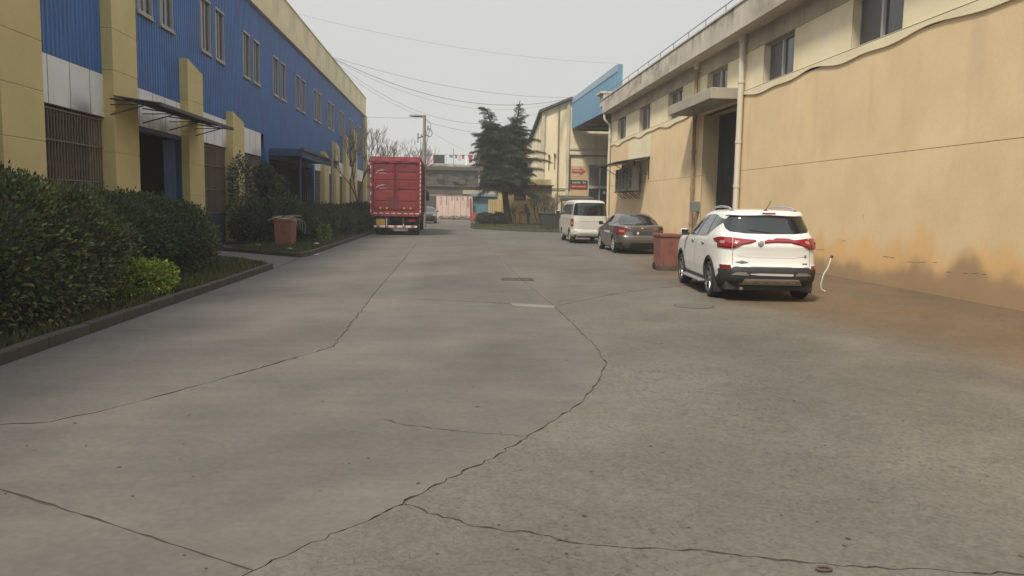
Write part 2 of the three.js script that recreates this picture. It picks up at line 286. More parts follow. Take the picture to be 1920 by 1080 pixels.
    if (x < -2.5) { const k = sstep(-2.5, -4.3, x); r *= 1 - 0.06 * k; g *= 1 - 0.05 * k; }
    return [r, g, bl];
  };
  for (const [kind, poly, base] of slabs) {
    const p = inset(poly), pos = [], col = [], uv = [], S = THREE.ShapeUtils;
    let x0 = 1e9, x1 = -1e9, z0 = 1e9, z1 = -1e9; for (const q of p) { x0 = Math.min(x0, q[0]); x1 = Math.max(x1, q[0]); z0 = Math.min(z0, q[1]); z1 = Math.max(z1, q[1]); }
    const put = (x, y, z, c) => { pos.push(x, y, z); uv.push(x, z); col.push(...c); };
    const c0 = z1 < -32 ? 2 : 0.5;
    for (let zz = Math.floor(z0 / c0) * c0; zz < z1; zz += c0) for (let xx = Math.floor(x0 / c0) * c0; xx < x1; xx += c0) {
      const q = clipCell(p, xx, xx + c0, zz, zz + c0); if (q.length < 3) continue;
      const v2 = q.map(a => new THREE.Vector2(a[0], a[1])); if (Math.abs(S.area(v2)) < 1e-7) continue;
      if (S.area(v2) < 0) { v2.reverse(); q.reverse(); }
      const tint = q.map(a => tintAt(a[0], a[1], base));
      for (const t of S.triangulateShape(v2, [])) for (const k of [t[0], t[2], t[1]]) put(q[k][0], 0, q[k][1], tint[k]);
    }
    for (let i = 0; i < p.length; i++) { const a = p[i], b = p[(i + 1) % p.length], c = [0.6, 0.57, 0.52]; put(a[0], 0, a[1], c); put(b[0], 0, b[1], c); put(b[0], -0.011, b[1], c); put(a[0], 0, a[1], c); put(b[0], -0.011, b[1], c); put(a[0], -0.011, a[1], c); }
    const g = new THREE.BufferGeometry(); g.setAttribute('position', new THREE.Float32BufferAttribute(pos, 3)); g.setAttribute('uv', new THREE.Float32BufferAttribute(uv, 2)); g.setAttribute('color', new THREE.Float32BufferAttribute(col, 3)); g.computeVertexNormals();
    part('concrete_slab', g, kind === 'pit' ? M.roadPit : M.roadSmooth, road);
  }
  part('repair_patch', flatPoly([[0.98, -13.44], [1.3, -13.36], [1.7, -13.2], [1.66, -12.86], [1.35, -12.93], [1.0, -13.12]], 0.001, 0.007), M.patch, road);
}
// manhole lid, drain grate and fragments lying on the yard
{
  const t = thing('manhole_cover', 'round iron manhole cover in the concrete left of the white car', 'manhole cover', [4.12, 0.004, -13.3]);
  part('lid', new THREE.CylinderGeometry(0.31, 0.33, 0.012, 28), M.lid, t); const r = new THREE.TorusGeometry(0.335, 0.005, 6, 28); r.rotateX(Math.PI / 2); part('rim', r, M.rusty, t);
  const d = thing('drain_grate', 'rectangular dark drain grate in the middle of the yard', 'drain', [1.45, 0.004, -17.9]);
  part('frame', [box(-0.36, 0.36, 0, 0.012, -0.24, -0.2), box(-0.36, 0.36, 0, 0.012, 0.2, 0.24), box(-0.36, -0.32, 0, 0.012, -0.2, 0.2), box(0.32, 0.36, 0, 0.012, -0.2, 0.2)], M.rusty, d);
  for (let i = 0; i < 7; i++) part('bar', box(-0.3 + i * 0.093, -0.26 + i * 0.093, 0, 0.01, -0.2, 0.2), M.blackIron, d);
  const k = thing('iron_ring', 'small iron ring lying by the long crack near the camera', 'ring', [1.72, 0.012, -3.42]);
  const tg = new THREE.TorusGeometry(0.026, 0.006, 6, 18); tg.rotateX(Math.PI / 2); tg.scale(1.3, 1, 0.8); part('ring', tg, M.rusty, k);
}
{ // dry leaf scraps and grit on the yard
  const r = rng(88), n = 420, im = new THREE.InstancedMesh((() => { const g = new THREE.BufferGeometry(); g.setAttribute('position', new THREE.Float32BufferAttribute([0, 0, 0, 0.4, 0.15, 0.5, 0, 0.05, 1, 0, 0, 0, 0, 0.05, 1, -0.35, 0.1, 0.45], 3)); g.computeVertexNormals(); return g; })(), mat([1, 1, 1], { rough: 1 }), n), o = new THREE.Object3D(), c = new THREE.Color();
  for (let i = 0; i < n; i++) { const near = r() < 0.45; const z = near ? -4 - 26 * r() : -3.5 - 22 * r() * r(), x = near ? -4.38 + 1.4 * r() * r() : lerp(-3, 9.4, r()); o.position.set(x, 0.004, z); o.rotation.set(0, r() * 6.28, 0); const s = 0.015 + 0.045 * r() * r(); o.scale.set(s, s * 0.5, s); o.updateMatrix(); im.setMatrixAt(i, o.matrix); const k = 0.04 + 0.1 * r(); c.setRGB(k, k * 0.8, k * 0.58); im.setColorAt(i, c); }
  im.name = 'dry_leaves'; im.userData = { kind: 'stuff', label: 'dry leaf scraps and grit scattered over the concrete yard', category: 'litter' }; scene.add(im);
}
// kerbs and planting beds on the left
const kerbStones = (k, pts, gap = 0.012, h = 0.13, w = 0.13) => {
  for (let i = 0; i + 1 < pts.length; i++) {
    const [a, b] = [pts[i], pts[i + 1]], L = Math.hypot(b[0] - a[0], b[1] - a[1]), n = Math.max(1, Math.round(L / 1.0)), ang = Math.atan2(-(b[1] - a[1]), b[0] - a[0]);
    for (let j = 0; j < n; j++) {
      const t = (j + 0.5) / n, g = new RoundedBoxGeometry(L / n - gap, h + 0.1, w, 2, 0.02); const q = part('kerb_stone', uvBox(g), M.kerb, k);
      const r = rng(i * 91 + j * 7 + 3); q.position.set(lerp(a[0], b[0], t), h / 2 - 0.05 + (r() - 0.5) * 0.012, lerp(a[1], b[1], t)); q.rotation.set((r() - 0.5) * 0.03, ang + (r() - 0.5) * 0.012, (r() - 0.5) * 0.01);
    }
  }
};
const kerbA = structure('kerb'); kerbStones(kerbA, [[-4.5, -2], [-4.5, -20.2], [-6.5, -22.9], [-8.4, -25.4]]);
const kerbB = structure('kerb'); kerbStones(kerbB, [[-8.4, -28.0], [-7.7, -27.3], [-4.66, -24.5], [-4.5, -25.2], [-4.5, -79]]);
{
  const bed = structure('planting_bed');
  const g1 = flatPoly([[-4.56, 0], [-4.56, -20.15], [-6.55, -22.85], [-8.5, -25.4], [-8.85, -25.4], [-8.85, 0]], -0.04, 0.07);
  const g2 = flatPoly([[-8.5, -28.1], [-7.7, -27.38], [-4.7, -24.62], [-4.56, -25.2], [-4.56, -80], [-8.85, -80], [-8.85, -28.1]], -0.04, 0.07);
  part('soil', g1, M.soil, bed); part('soil', g2, M.soil, bed);
}
const grassMat = mat([0.055, 0.075, 0.028], { rough: 0.8 });
function grass(name, label, n, pick, seed, hmin = 0.05, hmax = 0.16) {
  const g = new THREE.BufferGeometry(); g.setAttribute('position', new THREE.Float32BufferAttribute([-0.012, 0, 0, 0.012, 0, 0, 0.006, 1, 0.25, -0.012, 0, 0, 0.006, 1, 0.25, -0.003, 0.7, 0.1], 3)); g.computeVertexNormals();
  const im = new THREE.InstancedMesh(g, grassMat, n), r = rng(seed), o = new THREE.Object3D(), c = new THREE.Color();
  for (let i = 0; i < n; i++) { const p = pick(r); o.position.set(p[0], p[1], p[2]); o.rotation.set((r() - 0.5) * 0.7, r() * 6.28, (r() - 0.5) * 0.7); const h = lerp(hmin, hmax, r()); o.scale.set(1 + r(), h, h); o.updateMatrix(); im.setMatrixAt(i, o.matrix); const k = 0.6 + 0.8 * r(); c.setRGB(k * (0.9 + 0.5 * r()), k, k * 0.8); im.setColorAt(i, c); }
  im.name = numbered(name); im.userData = { kind: 'stuff', label, category: 'grass' }; im.castShadow = true; scene.add(im);
}
grass('grass', 'short grass along the kerb in front of the clipped hedges', 8000, r => { const z = -6 - 16 * Math.pow(r(), 0.8); const lim = z < -20.2 ? -4.6 + (z + 20.2) * 0.72 : -4.6; return [lim - r() * r() * 1.6 - 0.02, 0.06, z]; }, 11);
grass('grass', 'rough grass round the red bin on the far planting bed', 9000, r => { const z = -24.9 - 14 * r() * r(); const lim = -4.62; const x = lim - r() * 2.6; return [x, 0.06, Math.min(z, -24.6 - (-4.66 - x) * 0.92)]; }, 12);
// ---------------------------------------------------------------- the blue warehouse on the left
{
  const X = -8.8, Zn = 4, Ze = -80.2;
  const b = thing('warehouse', 'long blue ribbed-sheet warehouse with yellow piers and parapet on the left', 'warehouse', [X, 0, -38]);
  wpart('wall', [box(-30, -9.25, 3.66, 10.1, Ze, Zn), box(-30, -12.4, 0, 3.66, Ze, Zn), box(-9.5, -9.25, 0, 3.66, -22.1, Zn), box(-9.5, -9.25, 0, 3.66, -38.2, -26.95), box(-9.5, -9.25, 0, 3.66, Ze, -51.2),
    box(-12.4, -9.5, 0, 3.66, -22.1, -21.9), box(-12.4, -9.5, 0, 3.66, -27.15, -26.95), box(-12.4, -9.5, 0, 3.66, -38.4, -38.2), box(-12.4, -9.5, 0, 3.66, -51.4, -51.2)], M.inside, b);
  wpart('roof', prism([[-30.2, 10.1], [-9.2, 10.1], [-9.2, 10.3], [-20, 12], [-30.2, 10.3]], Ze, Zn), M.sheetDark, b);
  // windows: pairs along the upper storey
  const wins = []; for (let i = -1; i < 10; i++) { const s = 23.5 + 5.63 * i; if (i < -0.5) continue; for (const d of [0, 1.72]) { const a = -(s + d); if (a - 1.08 > Ze + 1.5) wins.push([a - 1.08, a]); } }
  const Pc = (a, y, o) => [X + o, y, a];
  const parts = []; parts.push(ribbed(Ze + 0.3, Zn, 8.68, 10.1, 0.2, 0.035, Pc), ribbed(Ze + 0.3, Zn, 4.74, 6.85, 0.2, 0.035, Pc));
  const ws = [...wins].sort((p, q) => p[0] - q[0]); let c = Ze + 0.3; for (const [a0, a1] of ws) { if (a0 - c > 0.05) parts.push(ribbed(c, a0, 6.85, 8.68, 0.2, 0.035, Pc)); c = a1; } parts.push(ribbed(c, Zn, 6.85, 8.68, 0.2, 0.035, Pc));
  parts.push(ribbed(-50.6, -38.3, 3.72, 4.74, 0.2, 0.035, Pc));
  wpart('ribbed_cladding', parts, M.blueSheet, b);
  for (const [a0, a1] of wins) {
    const w = sub('window', b), m = (a0 + a1) / 2, xf = X + 0.05;
    wpart('frame', [box(xf - 0.16, xf + 0.02, 6.82, 6.9, a0 - 0.03, a1 + 0.03), box(xf - 0.16, xf + 0.02, 8.63, 8.71, a0 - 0.03, a1 + 0.03), box(xf - 0.16, xf + 0.0, 6.9, 8.63, a0 - 0.02, a0 + 0.025), box(xf - 0.16, xf + 0.0, 6.9, 8.63, a1 - 0.025, a1 + 0.02), box(xf - 0.1, xf - 0.04, 6.9, 8.63, m - 0.03, m + 0.03)], M.aluDull, w);
    wpart('pane', box(xf - 0.1, xf - 0.085, 6.9, 8.63, a0 + 0.05, m - 0.03), M.glassBlue, w); wpart('pane', box(xf - 0.085, xf - 0.07, 6.9, 8.63, m + 0.03, a1 - 0.05), M.glassBlue, w);
    wpart('sill', box(X, X + 0.1, 6.77, 6.815, a0 - 0.06, a1 + 0.06), M.beam, w);
  }
  wpart('parapet', [box(-9.25, -8.62, 10.1, 11.8, Ze - 0.25, Zn), box(-9.3, -8.57, 11.803, 11.86, Ze - 0.3, Zn)], M.yellowPale, b);
  wpart('corner_pilaster', box(-9.4, -8.5, 0, 10.095, Ze - 0.2, Ze + 0.9), M.yellow, b);
  // white board band, board by board
  const boards = (z0, z1) => { const n = Math.round((z0 - z1) / 1.02); for (let i = 0; i < n; i++) { const a = lerp(z0, z1, i / n) - 0.012, e = lerp(z0, z1, (i + 1) / n) + 0.012; wpart('white_board', wallGrid(e, a, 3.69, 4.73, 0.17, 0.1, [], (z, y) => { const s = sstep(0.48, 0.8, fbm(z * 1.1, y * 0.8, 4, 3)) * sstep(4.15, 3.7, y); const d = 1 - 0.62 * s; const k = 0.94 + 0.1 * hash(i, 3, 9); return [k * d, k * d * 0.985, k * d * 0.95]; }, (z, y) => [X + 0.045, y, z]), M.white, b); } };
  boards(-10.2, -37.6); boards(-50.9, -80);
  wpart('board_backing', [box(-9.2, X + 0.03, 3.665, 4.74, -37.75, Zn), box(-9.2, X + 0.03, 3.665, 4.74, Ze + 0.2, -50.7)], M.rusty, b);
  // piers of rendered blocks, joints left open
  const pier = (z0, z1, h, cap = 0.3) => {
    const p = []; let y = -0.05; let k = 0; while (y < h - 0.01) { const t = Math.min(h, k === 0 ? 0.78 : y + 1.02); p.push(rbox(-9.15, -8.5, y, t - 0.014, z1, z0, 0.012)); y = t; k++; }
    p.push(box(-9.1, -8.512, 0, h - 0.03, z1 + 0.012, z0 - 0.012));
    if (cap) { const s = new THREE.Shape([new THREE.Vector2(z0, h - 0.012), new THREE.Vector2(z1, h - 0.012), new THREE.Vector2(z1, h + 0.02), new THREE.Vector2(z0, h + cap)]); const e = new THREE.ExtrudeGeometry(s, { depth: 0.65, bevelEnabled: false }); e.rotateY(-Math.PI / 2); e.translate(-8.5, 0, 0); p.push(uvBox(e)); }
    wpart('pier', p, M.yellow, b);
  };
  pier(-10.6, -12.2, 9.0, 0); pier(-16.0, -17.6, 8.0); pier(-21.1, -22.65, 7.0); pier(-26.8, -28.35, 5.85); pier(-32.0, -33.7, 4.78); pier(-54.15, -56.1, 4.7); pier(-59.3, -61.2, 5.7); pier(-64.8, -66.8, 6.7); pier(-70.2, -72.3, 7.6);
  // barred openings of the ground floor
  const curtainMat = mat([0.12, 0.075, 0.06], { rough: 1 }), barGeo = new THREE.BoxGeometry(0.028, 1, 0.028), barred = (z0, z1, y0, label) => {
    const w = sub('barred_window', b); if (label) w.userData.label = label; w.position.set(0, 0, (z0 + z1) / 2 + 38); const n = Math.round((z0 - z1) / 0.142), h = 3.64 - y0;
    const zc = (z0 + z1) / 2;
    wpart('backing', [box(-9.24, -9.2, y0, 3.64, z1, z0)], M.dark, w);
    const fr = [box(-9.2, -9.15, 3.5, 3.64, z1, z0), box(-9.2, -9.15, 2.35, 2.47, z1, z0), box(-9.2, -9.15, y0, y0 + 0.1, z1, z0)]; for (const t of [0, 0.25, 0.5, 0.75, 1]) fr.push(box(-9.205, -9.145, y0, 3.64, lerp(z0, z1, t) - 0.05, lerp(z0, z1, t) + 0.05)); wpart('window_frame', fr, M.rusty, w);
    for (const [u, v] of [[0.5, 0.72], [0.08, 0.2]]) wpart('curtain', box(-9.195, -9.19, y0, 2.35, lerp(z0, z1, u), lerp(z0, z1, v)), curtainMat, w);
    for (let i = 0; i <= n; i++) { const m = part('bar', barGeo, M.ironBar, w); m.scale.set(1, h, 1); m.position.set(-0.02 , y0 + h / 2, lerp(z0 - 0.03, z1 + 0.03, i / n) - zc); }
    for (const y of [y0 + 0.06, 1.15, 2.06, 2.92, 3.6]) if (y > y0) { const m = part('rail', barGeo, M.ironBar, w); m.rotation.x = Math.PI / 2; m.scale.set(1.1, z0 - z1, 1.1); m.position.set(-0.002, y, 0); }
    if (y0 > 0.5) wpart('low_wall', box(-9.24, -8.83, 0, y0, z1, z0), M.blueDark, b);
  };
  barred(-12.25, -15.95, 0.75); barred(-17.65, -21.05, 0.75); barred(-28.4, -31.95, 1.15); barred(-33.75, -37.7, 1.15); barred(-51.3, -54.1, 0.9); barred(-56.15, -59.25, 0.9); barred(-61.25, -64.75, 0.9); barred(-66.85, -70.15, 0.9); barred(-72.35, -79.2, 0.9);
  // loading door with its blue frame and a half-drawn blue curtain
  const ld = sub('loading_door', b);
  wpart('frame', [box(-8.92, -8.74, 0, 3.66, -22.84, -22.68), box(-8.92, -8.74, 0, 3.66, -26.78, -26.68), box(-8.92, -8.74, 3.55, 3.66, -26.66, -22.86)], M.blueDark, ld);
  { const pos = []; const g = wallGrid(-26.66, -25.75, 0.15, 3.5, 0.06, 0.3, [], null, (z, y) => [-8.9 + 0.07 * Math.sin(z * 17) - 0.12 * (z + 26.66), y, z]); wpart('door_curtain', g, M.blueDark, ld); }
  wpart('meter_box', box(-8.5, -8.42, 0.95, 1.3, -22.55, -22.3), M.steel, b);
  // dark awning over the loading door
  const aw = sub('door_awning', b);
  const PA = (a, y, o) => [lerp(-8.49, -7.33, y), lerp(4.2, 4.05, y) + o, a]; wpart('fascia', box(-7.36, -7.325, 3.99, 4.07, -27.7, -21.0), M.sheetDark, aw); wpart('sheet', ribbed(-27.7, -21.0, 0, 1, 0.16, 0.03, PA), M.sheetDark, aw);
  const br = []; for (const z of [-21.1, -23.2, -25.3, -27.5]) { br.push(bar([-8.6, 4.15, z], [-7.4, 4.01, z], 0.035), bar([-8.6, 3.75, z], [-7.6, 4.05, z], 0.03), bar([-8.6, 4.0, z], [-7.5, 4.03, z], 0.025)); } br.push(bar([-7.4, 4.01, -21.05], [-7.4, 4.01, -27.65], 0.04), bar([-7.9, 4.07, -21.05], [-7.9, 4.07, -27.65], 0.03)); wpart('bracket', br, M.blackIron, aw);
  // entrance with its blue canopy
  const en = sub('entrance', b);
  wpart('canopy', [box(-8.83, -7.16, 3.98, 4.14, -50.0, -38.7), box(-7.16, -7.1, 3.74, 4.2, -50.1, -38.6), box(-8.75, -7.16, 3.8, 3.975, -38.75, -38.6)], M.blueDark, en);
  wpart('gutter', box(-7.095, -7.0, 4.05, 4.17, -50.1, -38.6), M.sheetDark, en);
  wpart('jamb', [box(-8.9, -8.6, 0, 4.1, -38.5, -37.85), box(-8.9, -8.6, 0, 3.97, -51.0, -50.55)], M.blueSheet, en);
  for (let i = 0; i < 4; i++) { const z = -39.3 - i * 2.9; wpart('door_leaf', [box(-10.1, -10.03, 0, 3.2, z - 2.5, z), box(-10.02, -9.98, 0, 3.2, z - 1.3, z - 1.2), box(-10.02, -9.98, 1.5, 1.6, z - 2.5, z)], M.blueDark, en); }
  wpart('porch_post', [rod([-7.3, 0, -39.2], [-7.3, 3.95, -39.2], 0.05), rod([-7.3, 0, -49.6], [-7.3, 3.95, -49.6], 0.05)], M.blueDark, en);
}
// grey steel post in the far bed
{ const t = thing('steel_post', 'thin grey steel post standing in the shrubs before the blue entrance', 'post', [-6.22, 0, -42]); part('shaft', new THREE.CylinderGeometry(0.06, 0.075, 4.7, 12).translate(0, 2.35, 0), M.steel, t); part('cap', new THREE.SphereGeometry(0.07, 10, 6).translate(0, 4.71, 0), M.steel, t); part('base_plate', rbox(-0.16, 0.16, 0.06, 0.1, -0.16, 0.16), M.steel, t); }

// ---------------------------------------------------------------- the tan warehouse on the right
{
  const X = 9.8, Zn = 3, Ze = -50.2;
  const b = thing('warehouse', 'tan rendered warehouse with concrete parapet and sliding windows on the right', 'warehouse', [X, 0, -24]);
  const openings = []; for (let i = 0; i < 9; i++) { const a = -17.4 - 5.7 * (i - 3); if (a < 2 && a > -48) openings.push([a - 2.3, a]); }
  const upHoles = openings.map(o => [o[0], o[1], 5.67, 6.88]), D0 = -31.35, D1 = -27.25;
  const doorHole = [[D0, D1, 0, 5.32]];
  const lowTint = (a, y) => { const n = fbm(a * 0.8, y * 0.8, 2, 4), f = fbm(a * 0.25, 5, 3, 3), s = fbm(a * 3.1, y * 0.35, 6, 3); let k = 0.94 + 0.12 * n - 0.05 * (s - 0.5); const top = 1; const dirt = sstep(0.25 + 1.1 * f, 0.0, y) * (0.35 + 0.65 * n); const band = sstep(0.95, 0.2, y - 1.1 * (f - 0.3)) * 0.35 * sstep(0.4, 0.65, fbm(a * 2.5, y * 2.5, 7, 3)); const d = clamp(dirt + band); const run = sstep(0.6, 0.8, fbm(a * 5.5, y * 0.22, 71, 3)) * 0.09 * sstep(1.5, 5, y); const patchy = sstep(0.62, 0.66, fbm(a * 0.5 + 3, y * 0.8, 73, 2)) * 0.035; const near = sstep(-29, -22, a); const reach = 0.55 + 1.0 * fbm(a * 1.3, 4, 75, 3); const org = near * sstep(reach + 0.25, reach - 0.3, y + 0.35 * (fbm(a * 3, y * 3, 77, 3) - 0.5)) * 0.85; const mr = 0.18 + 0.75 * Math.pow(fbm(a * 0.9 + 7, 2, 79, 3), 1.6); const mud = near * sstep(mr + 0.22, mr - 0.2, y + 0.22 * (fbm(a * 4, y * 4, 81, 3) - 0.5)); let q = k * (1 - run + patchy); let R = q * lerp(1, 0.7, d * (1 - near * 0.7)), G = q * lerp(1, 0.62, d * (1 - near * 0.7)), B = q * lerp(1, 0.5, d * (1 - near * 0.7)); R = lerp(R, R * 1.0, org); G = lerp(G, G * 0.83, org); B = lerp(B, B * 0.6, org); R = lerp(R, 0.36, mud * 0.75); G = lerp(G, 0.33, mud * 0.75); B = lerp(B, 0.36, mud * 0.75); return [R, G, B]; };
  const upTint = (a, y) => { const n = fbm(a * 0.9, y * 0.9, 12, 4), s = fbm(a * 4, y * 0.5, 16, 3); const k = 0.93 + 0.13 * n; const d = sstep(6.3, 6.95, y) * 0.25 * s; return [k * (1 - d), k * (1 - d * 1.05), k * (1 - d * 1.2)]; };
  const P = dx => (a, y) => [X + dx, y, a];
  wpart('lower_wall', [wallGrid(-29, Zn, 0, 2.972, 0.1, 0.08, [[D0, D1, 0, 2.98]], lowTint, P(0)), wallGrid(Ze, -29, 0, 2.972, 0.3, 0.16, [[D0, D1, 0, 2.98]], lowTint, P(0)), wallGrid(Ze, Zn, 2.983, 5.5, 0.16, 0.3, [[D0, D1, 2.9, 5.32]], lowTint, P(0))], M.tan, b);
  wpart('upper_wall', wallGrid(Ze, Zn, 5.66, 6.885, 0.4, 0.3, upHoles, upTint, P(0.0)), M.cream, b);
  wpart('wall_core', [box(X + 0.015, X + 0.3, 5.33, 5.665, Ze, Zn), box(X + 0.015, X + 0.3, 0, 5.33, D1 + 0.002, Zn), box(X + 0.015, X + 0.3, 0, 5.33, Ze, D0 - 0.002), box(X + 0.3, 30, 0, 7.4, Ze, Ze + 0.3), box(29.7, 30, 0, 7.4, Ze + 0.31, Zn), box(X + 0.3, 29.7, 0, 7.4, Zn - 0.3, Zn)], M.inside, b);
  { const fill = []; let c = Ze; for (const o of [...openings].sort((p, q) => p[0] - q[0])) { fill.push(box(X + 0.015, X + 0.3, 5.666, 6.89, c, o[0] - 0.001)); c = o[1] + 0.001; } fill.push(box(X + 0.015, X + 0.3, 5.666, 6.89, c, Zn)); wpart('window_reveal', fill.map(g => g), mat([0.66, 0.56, 0.39], { map: T.plaster, rough: 0.95 }), b); }
  wpart('end_wall', wallGrid(X, 30, 0, 7.4, 1, 1, [], upTint, (a, y) => [a, y, Ze - 0.01]), M.cream, b);
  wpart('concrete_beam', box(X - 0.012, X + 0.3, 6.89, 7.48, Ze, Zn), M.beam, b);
  wpart('parapet', [box(9.22, 10.1, 7.482, 8.3, Ze - 0.12, Zn), box(9.18, 9.5, 8.303, 8.36, Ze - 0.16, Zn)], M.parapet, b);
  const drip = (a, y) => { const s = fbm(a * 2.6, y * 0.45, 91, 4), n = fbm(a * 0.7, y * 2, 93, 3); const d = clamp(sstep(0.5, 0.72, s) * 0.5 * sstep(7.5, 8.2, y) + sstep(0.5, 0.75, n) * 0.3 + sstep(8.18, 8.3, y) * 0.25); const k = 0.95 + 0.12 * n; return [k * (1 - d), k * (1 - d * 1.02), k * (1 - d * 1.08)]; };
  wpart('parapet_face', wallGrid(Ze - 0.12, Zn, 7.484, 8.3, 0.14, 0.1, [], drip, (a, y) => [9.215, y, a]), M.parapetFace, b);
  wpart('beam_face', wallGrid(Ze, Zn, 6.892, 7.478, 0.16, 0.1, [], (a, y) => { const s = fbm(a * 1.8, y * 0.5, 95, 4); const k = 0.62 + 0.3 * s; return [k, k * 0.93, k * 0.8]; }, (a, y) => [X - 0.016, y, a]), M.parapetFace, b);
  wpart('roof', box(10.105, 30.2, 7.5, 7.8, Ze, Zn), M.sheetDark, b);
  { // hairline cracks near the foot of the wall
    const r = rng(63); for (const [z0, y0, z1, y1] of [[-21.9, 0.81, -21.3, 0.83], [-21.0, 0.62, -20.3, 0.63], [-19.7, 0.95, -19.3, 0.9], [-17.6, 0.65, -17.1, 0.65], [-16.6, 0.6, -15.4, 0.66], [-15.2, 0.49, -14.0, 0.55], [-18.6, 1.6, -18.5, 1.35], [-23.5, 1.15, -23.1, 1.1]]) { const p = [], n = 9; for (let i = 0; i <= n; i++) p.push([X - 0.002, lerp(y0, y1, i / n) + (r() - 0.5) * 0.025, lerp(z0, z1, i / n)]); const gs = []; for (let i = 0; i < n; i++) if (i === 0 || r() > 0.3) gs.push(bar(p[i], p[i + 1], 0.003, 0.003 + 0.006 * r())); wpart('hairline_crack', gs, M.rusty, b); }
  }
  // moulded ledge with its wavering lower edge
  { const s = new THREE.Shape(); const wv = z => 5.445 + 0.055 * Math.sin(z * 1.1 + 0.5) + 0.035 * Math.sin(z * 2.3 + 1.2) + 0.05 * (fbm(z * 0.5, 1, 33, 2) - 0.5); s.moveTo(Ze, 5.625); const n = 340; for (let i = 0; i <= n; i++) { const z = lerp(Ze, Zn, i / n); s.lineTo(z, wv(z)); } s.lineTo(Zn, 5.625); s.closePath(); const g = new THREE.ExtrudeGeometry(s, { depth: 0.05, bevelEnabled: false, curveSegments: 1 }); g.rotateY(-Math.PI / 2); g.translate(X + 0.005, 0, 0); const q = uvBox(g); const c = new Float32Array(q.attributes.position.count * 3).fill(0.97); q.setAttribute('color', new THREE.BufferAttribute(c, 3)); wpart('ledge', q, M.cream, b); }
  wpart('repainted_patch', wallGrid(-45.0, -39.85, 4.22, 5.36, 0.5, 0.4, [], upTint, P(-0.006)), M.cream, b);
  for (const [a0, a1] of openings) {
    const w = sub('window', b), x = X + 0.2, m = lerp(a0, a1, 0.5);
    wpart('frame', [box(x - 0.03, x + 0.05, 5.67, 5.735, a0, a1), box(x - 0.03, x + 0.05, 6.82, 6.885, a0, a1), box(x - 0.03, x + 0.05, 5.735, 6.82, a0, a0 + 0.06), box(x - 0.03, x + 0.05, 5.735, 6.82, a1 - 0.06, a1), box(x - 0.055, x + 0.03, 5.735, 6.82, m - 0.045, m + 0.045)], M.alu, w);
    wpart('pane', box(x, x + 0.012, 5.735, 6.82, a0 + 0.06, m - 0.045), M.glassMesh, w); wpart('pane', box(x + 0.015, x + 0.027, 5.735, 6.82, m + 0.045, a1 - 0.06), M.glassDark, w);
  }
  // door, canopy
  const d = sub('loading_door', b);
  wpart('reveal', [box(X + 0.016, X + 0.9, 0, 5.32, D0 - 0.25, D0), box(X + 0.016, X + 0.9, 0, 5.32, D1, D1 + 0.25), box(X + 0.31, X + 0.9, 5.32, 5.5, D0, D1)], mat([0.6, 0.47, 0.29], { map: T.plaster, rough: 0.95 }), d);
  for (let i = 0; i < 6; i++) { const z0 = lerp(D0, D1, i / 6) + 0.012, z1 = lerp(D0, D1, (i + 1) / 6) - 0.012; wpart('door_panel', box(X + 0.62, X + 0.68, 0.03, 5.28, z0, z1), M.doorDark, d); }
  wpart('door_backing', box(X + 0.69, X + 0.8, 0, 5.319, D0 + 0.001, D1 - 0.001), M.dark, d);
  wpart('door_canopy', [rbox(8.72, X - 0.014, 5.42, 5.8, -32.7, -27.28, 0.02)], M.canopyConc, b);
  // handrail along the roof edge
  const hr = sub('roof_handrail', b); for (let z = -49.8; z < 0; z += 2.2) wpart('post', rod([9.3, 8.36, z], [9.3, 8.66, z], 0.018), M.steel, hr); wpart('rail', rod([9.3, 8.66, Ze], [9.3, 8.66, 0], 0.02), M.steel, hr);
  // downpipes
  const pipe = (name, z, r, m, bend, y0 = 0.02) => {
    const p = sub(name, b), x = X - r - 0.05;
    wpart('pipe', bend ? [tube([[x - 0.35, 7.48, z], [x - 0.34, 7.1, z], [x - 0.02, 6.75, z - 0.02], [x, 6.2, z - 0.02], [x - 0.02, 4.75, z]], r, 40, 12), rod([x - 0.02, 4.75, z], [x + 0.0, y0, z], r, 12)] : rod([x, 7.48, z], [x, y0, z], r, 14), m, p);
    for (const y of [1.0, 2.4, 3.9, 5.9]) wpart('clamp', rod([x, y, z], [x, y + 0.1, z], r + 0.018, 14), m, p);
    if (!bend) wpart('hopper', [rod([x, 7.2, z], [x, 7.48, z], r + 0.02, 14, r + 0.1)], M.parapet, p);
  };
  pipe('downpipe', -26.95, 0.1, M.pvc, false); pipe('downpipe', -32.15, 0.075, M.pipeTan, false); pipe('downpipe', -49.95, 0.08, M.pvc, true);
  // tan pilaster strip carrying the second pipe, meter box
  wpart('meter_box', [rbox(X - 0.3, X - 0.02, 1.55, 1.95, -31.75, -31.4, 0.015)], M.steel, b);
  wpart('roof_tank_box', [box(9.3, 11, 8.0, 8.75, -51.7, -50.45), box(9.1, 11.2, 8.75, 8.88, -52, -50.4)], M.parapet, b);
}
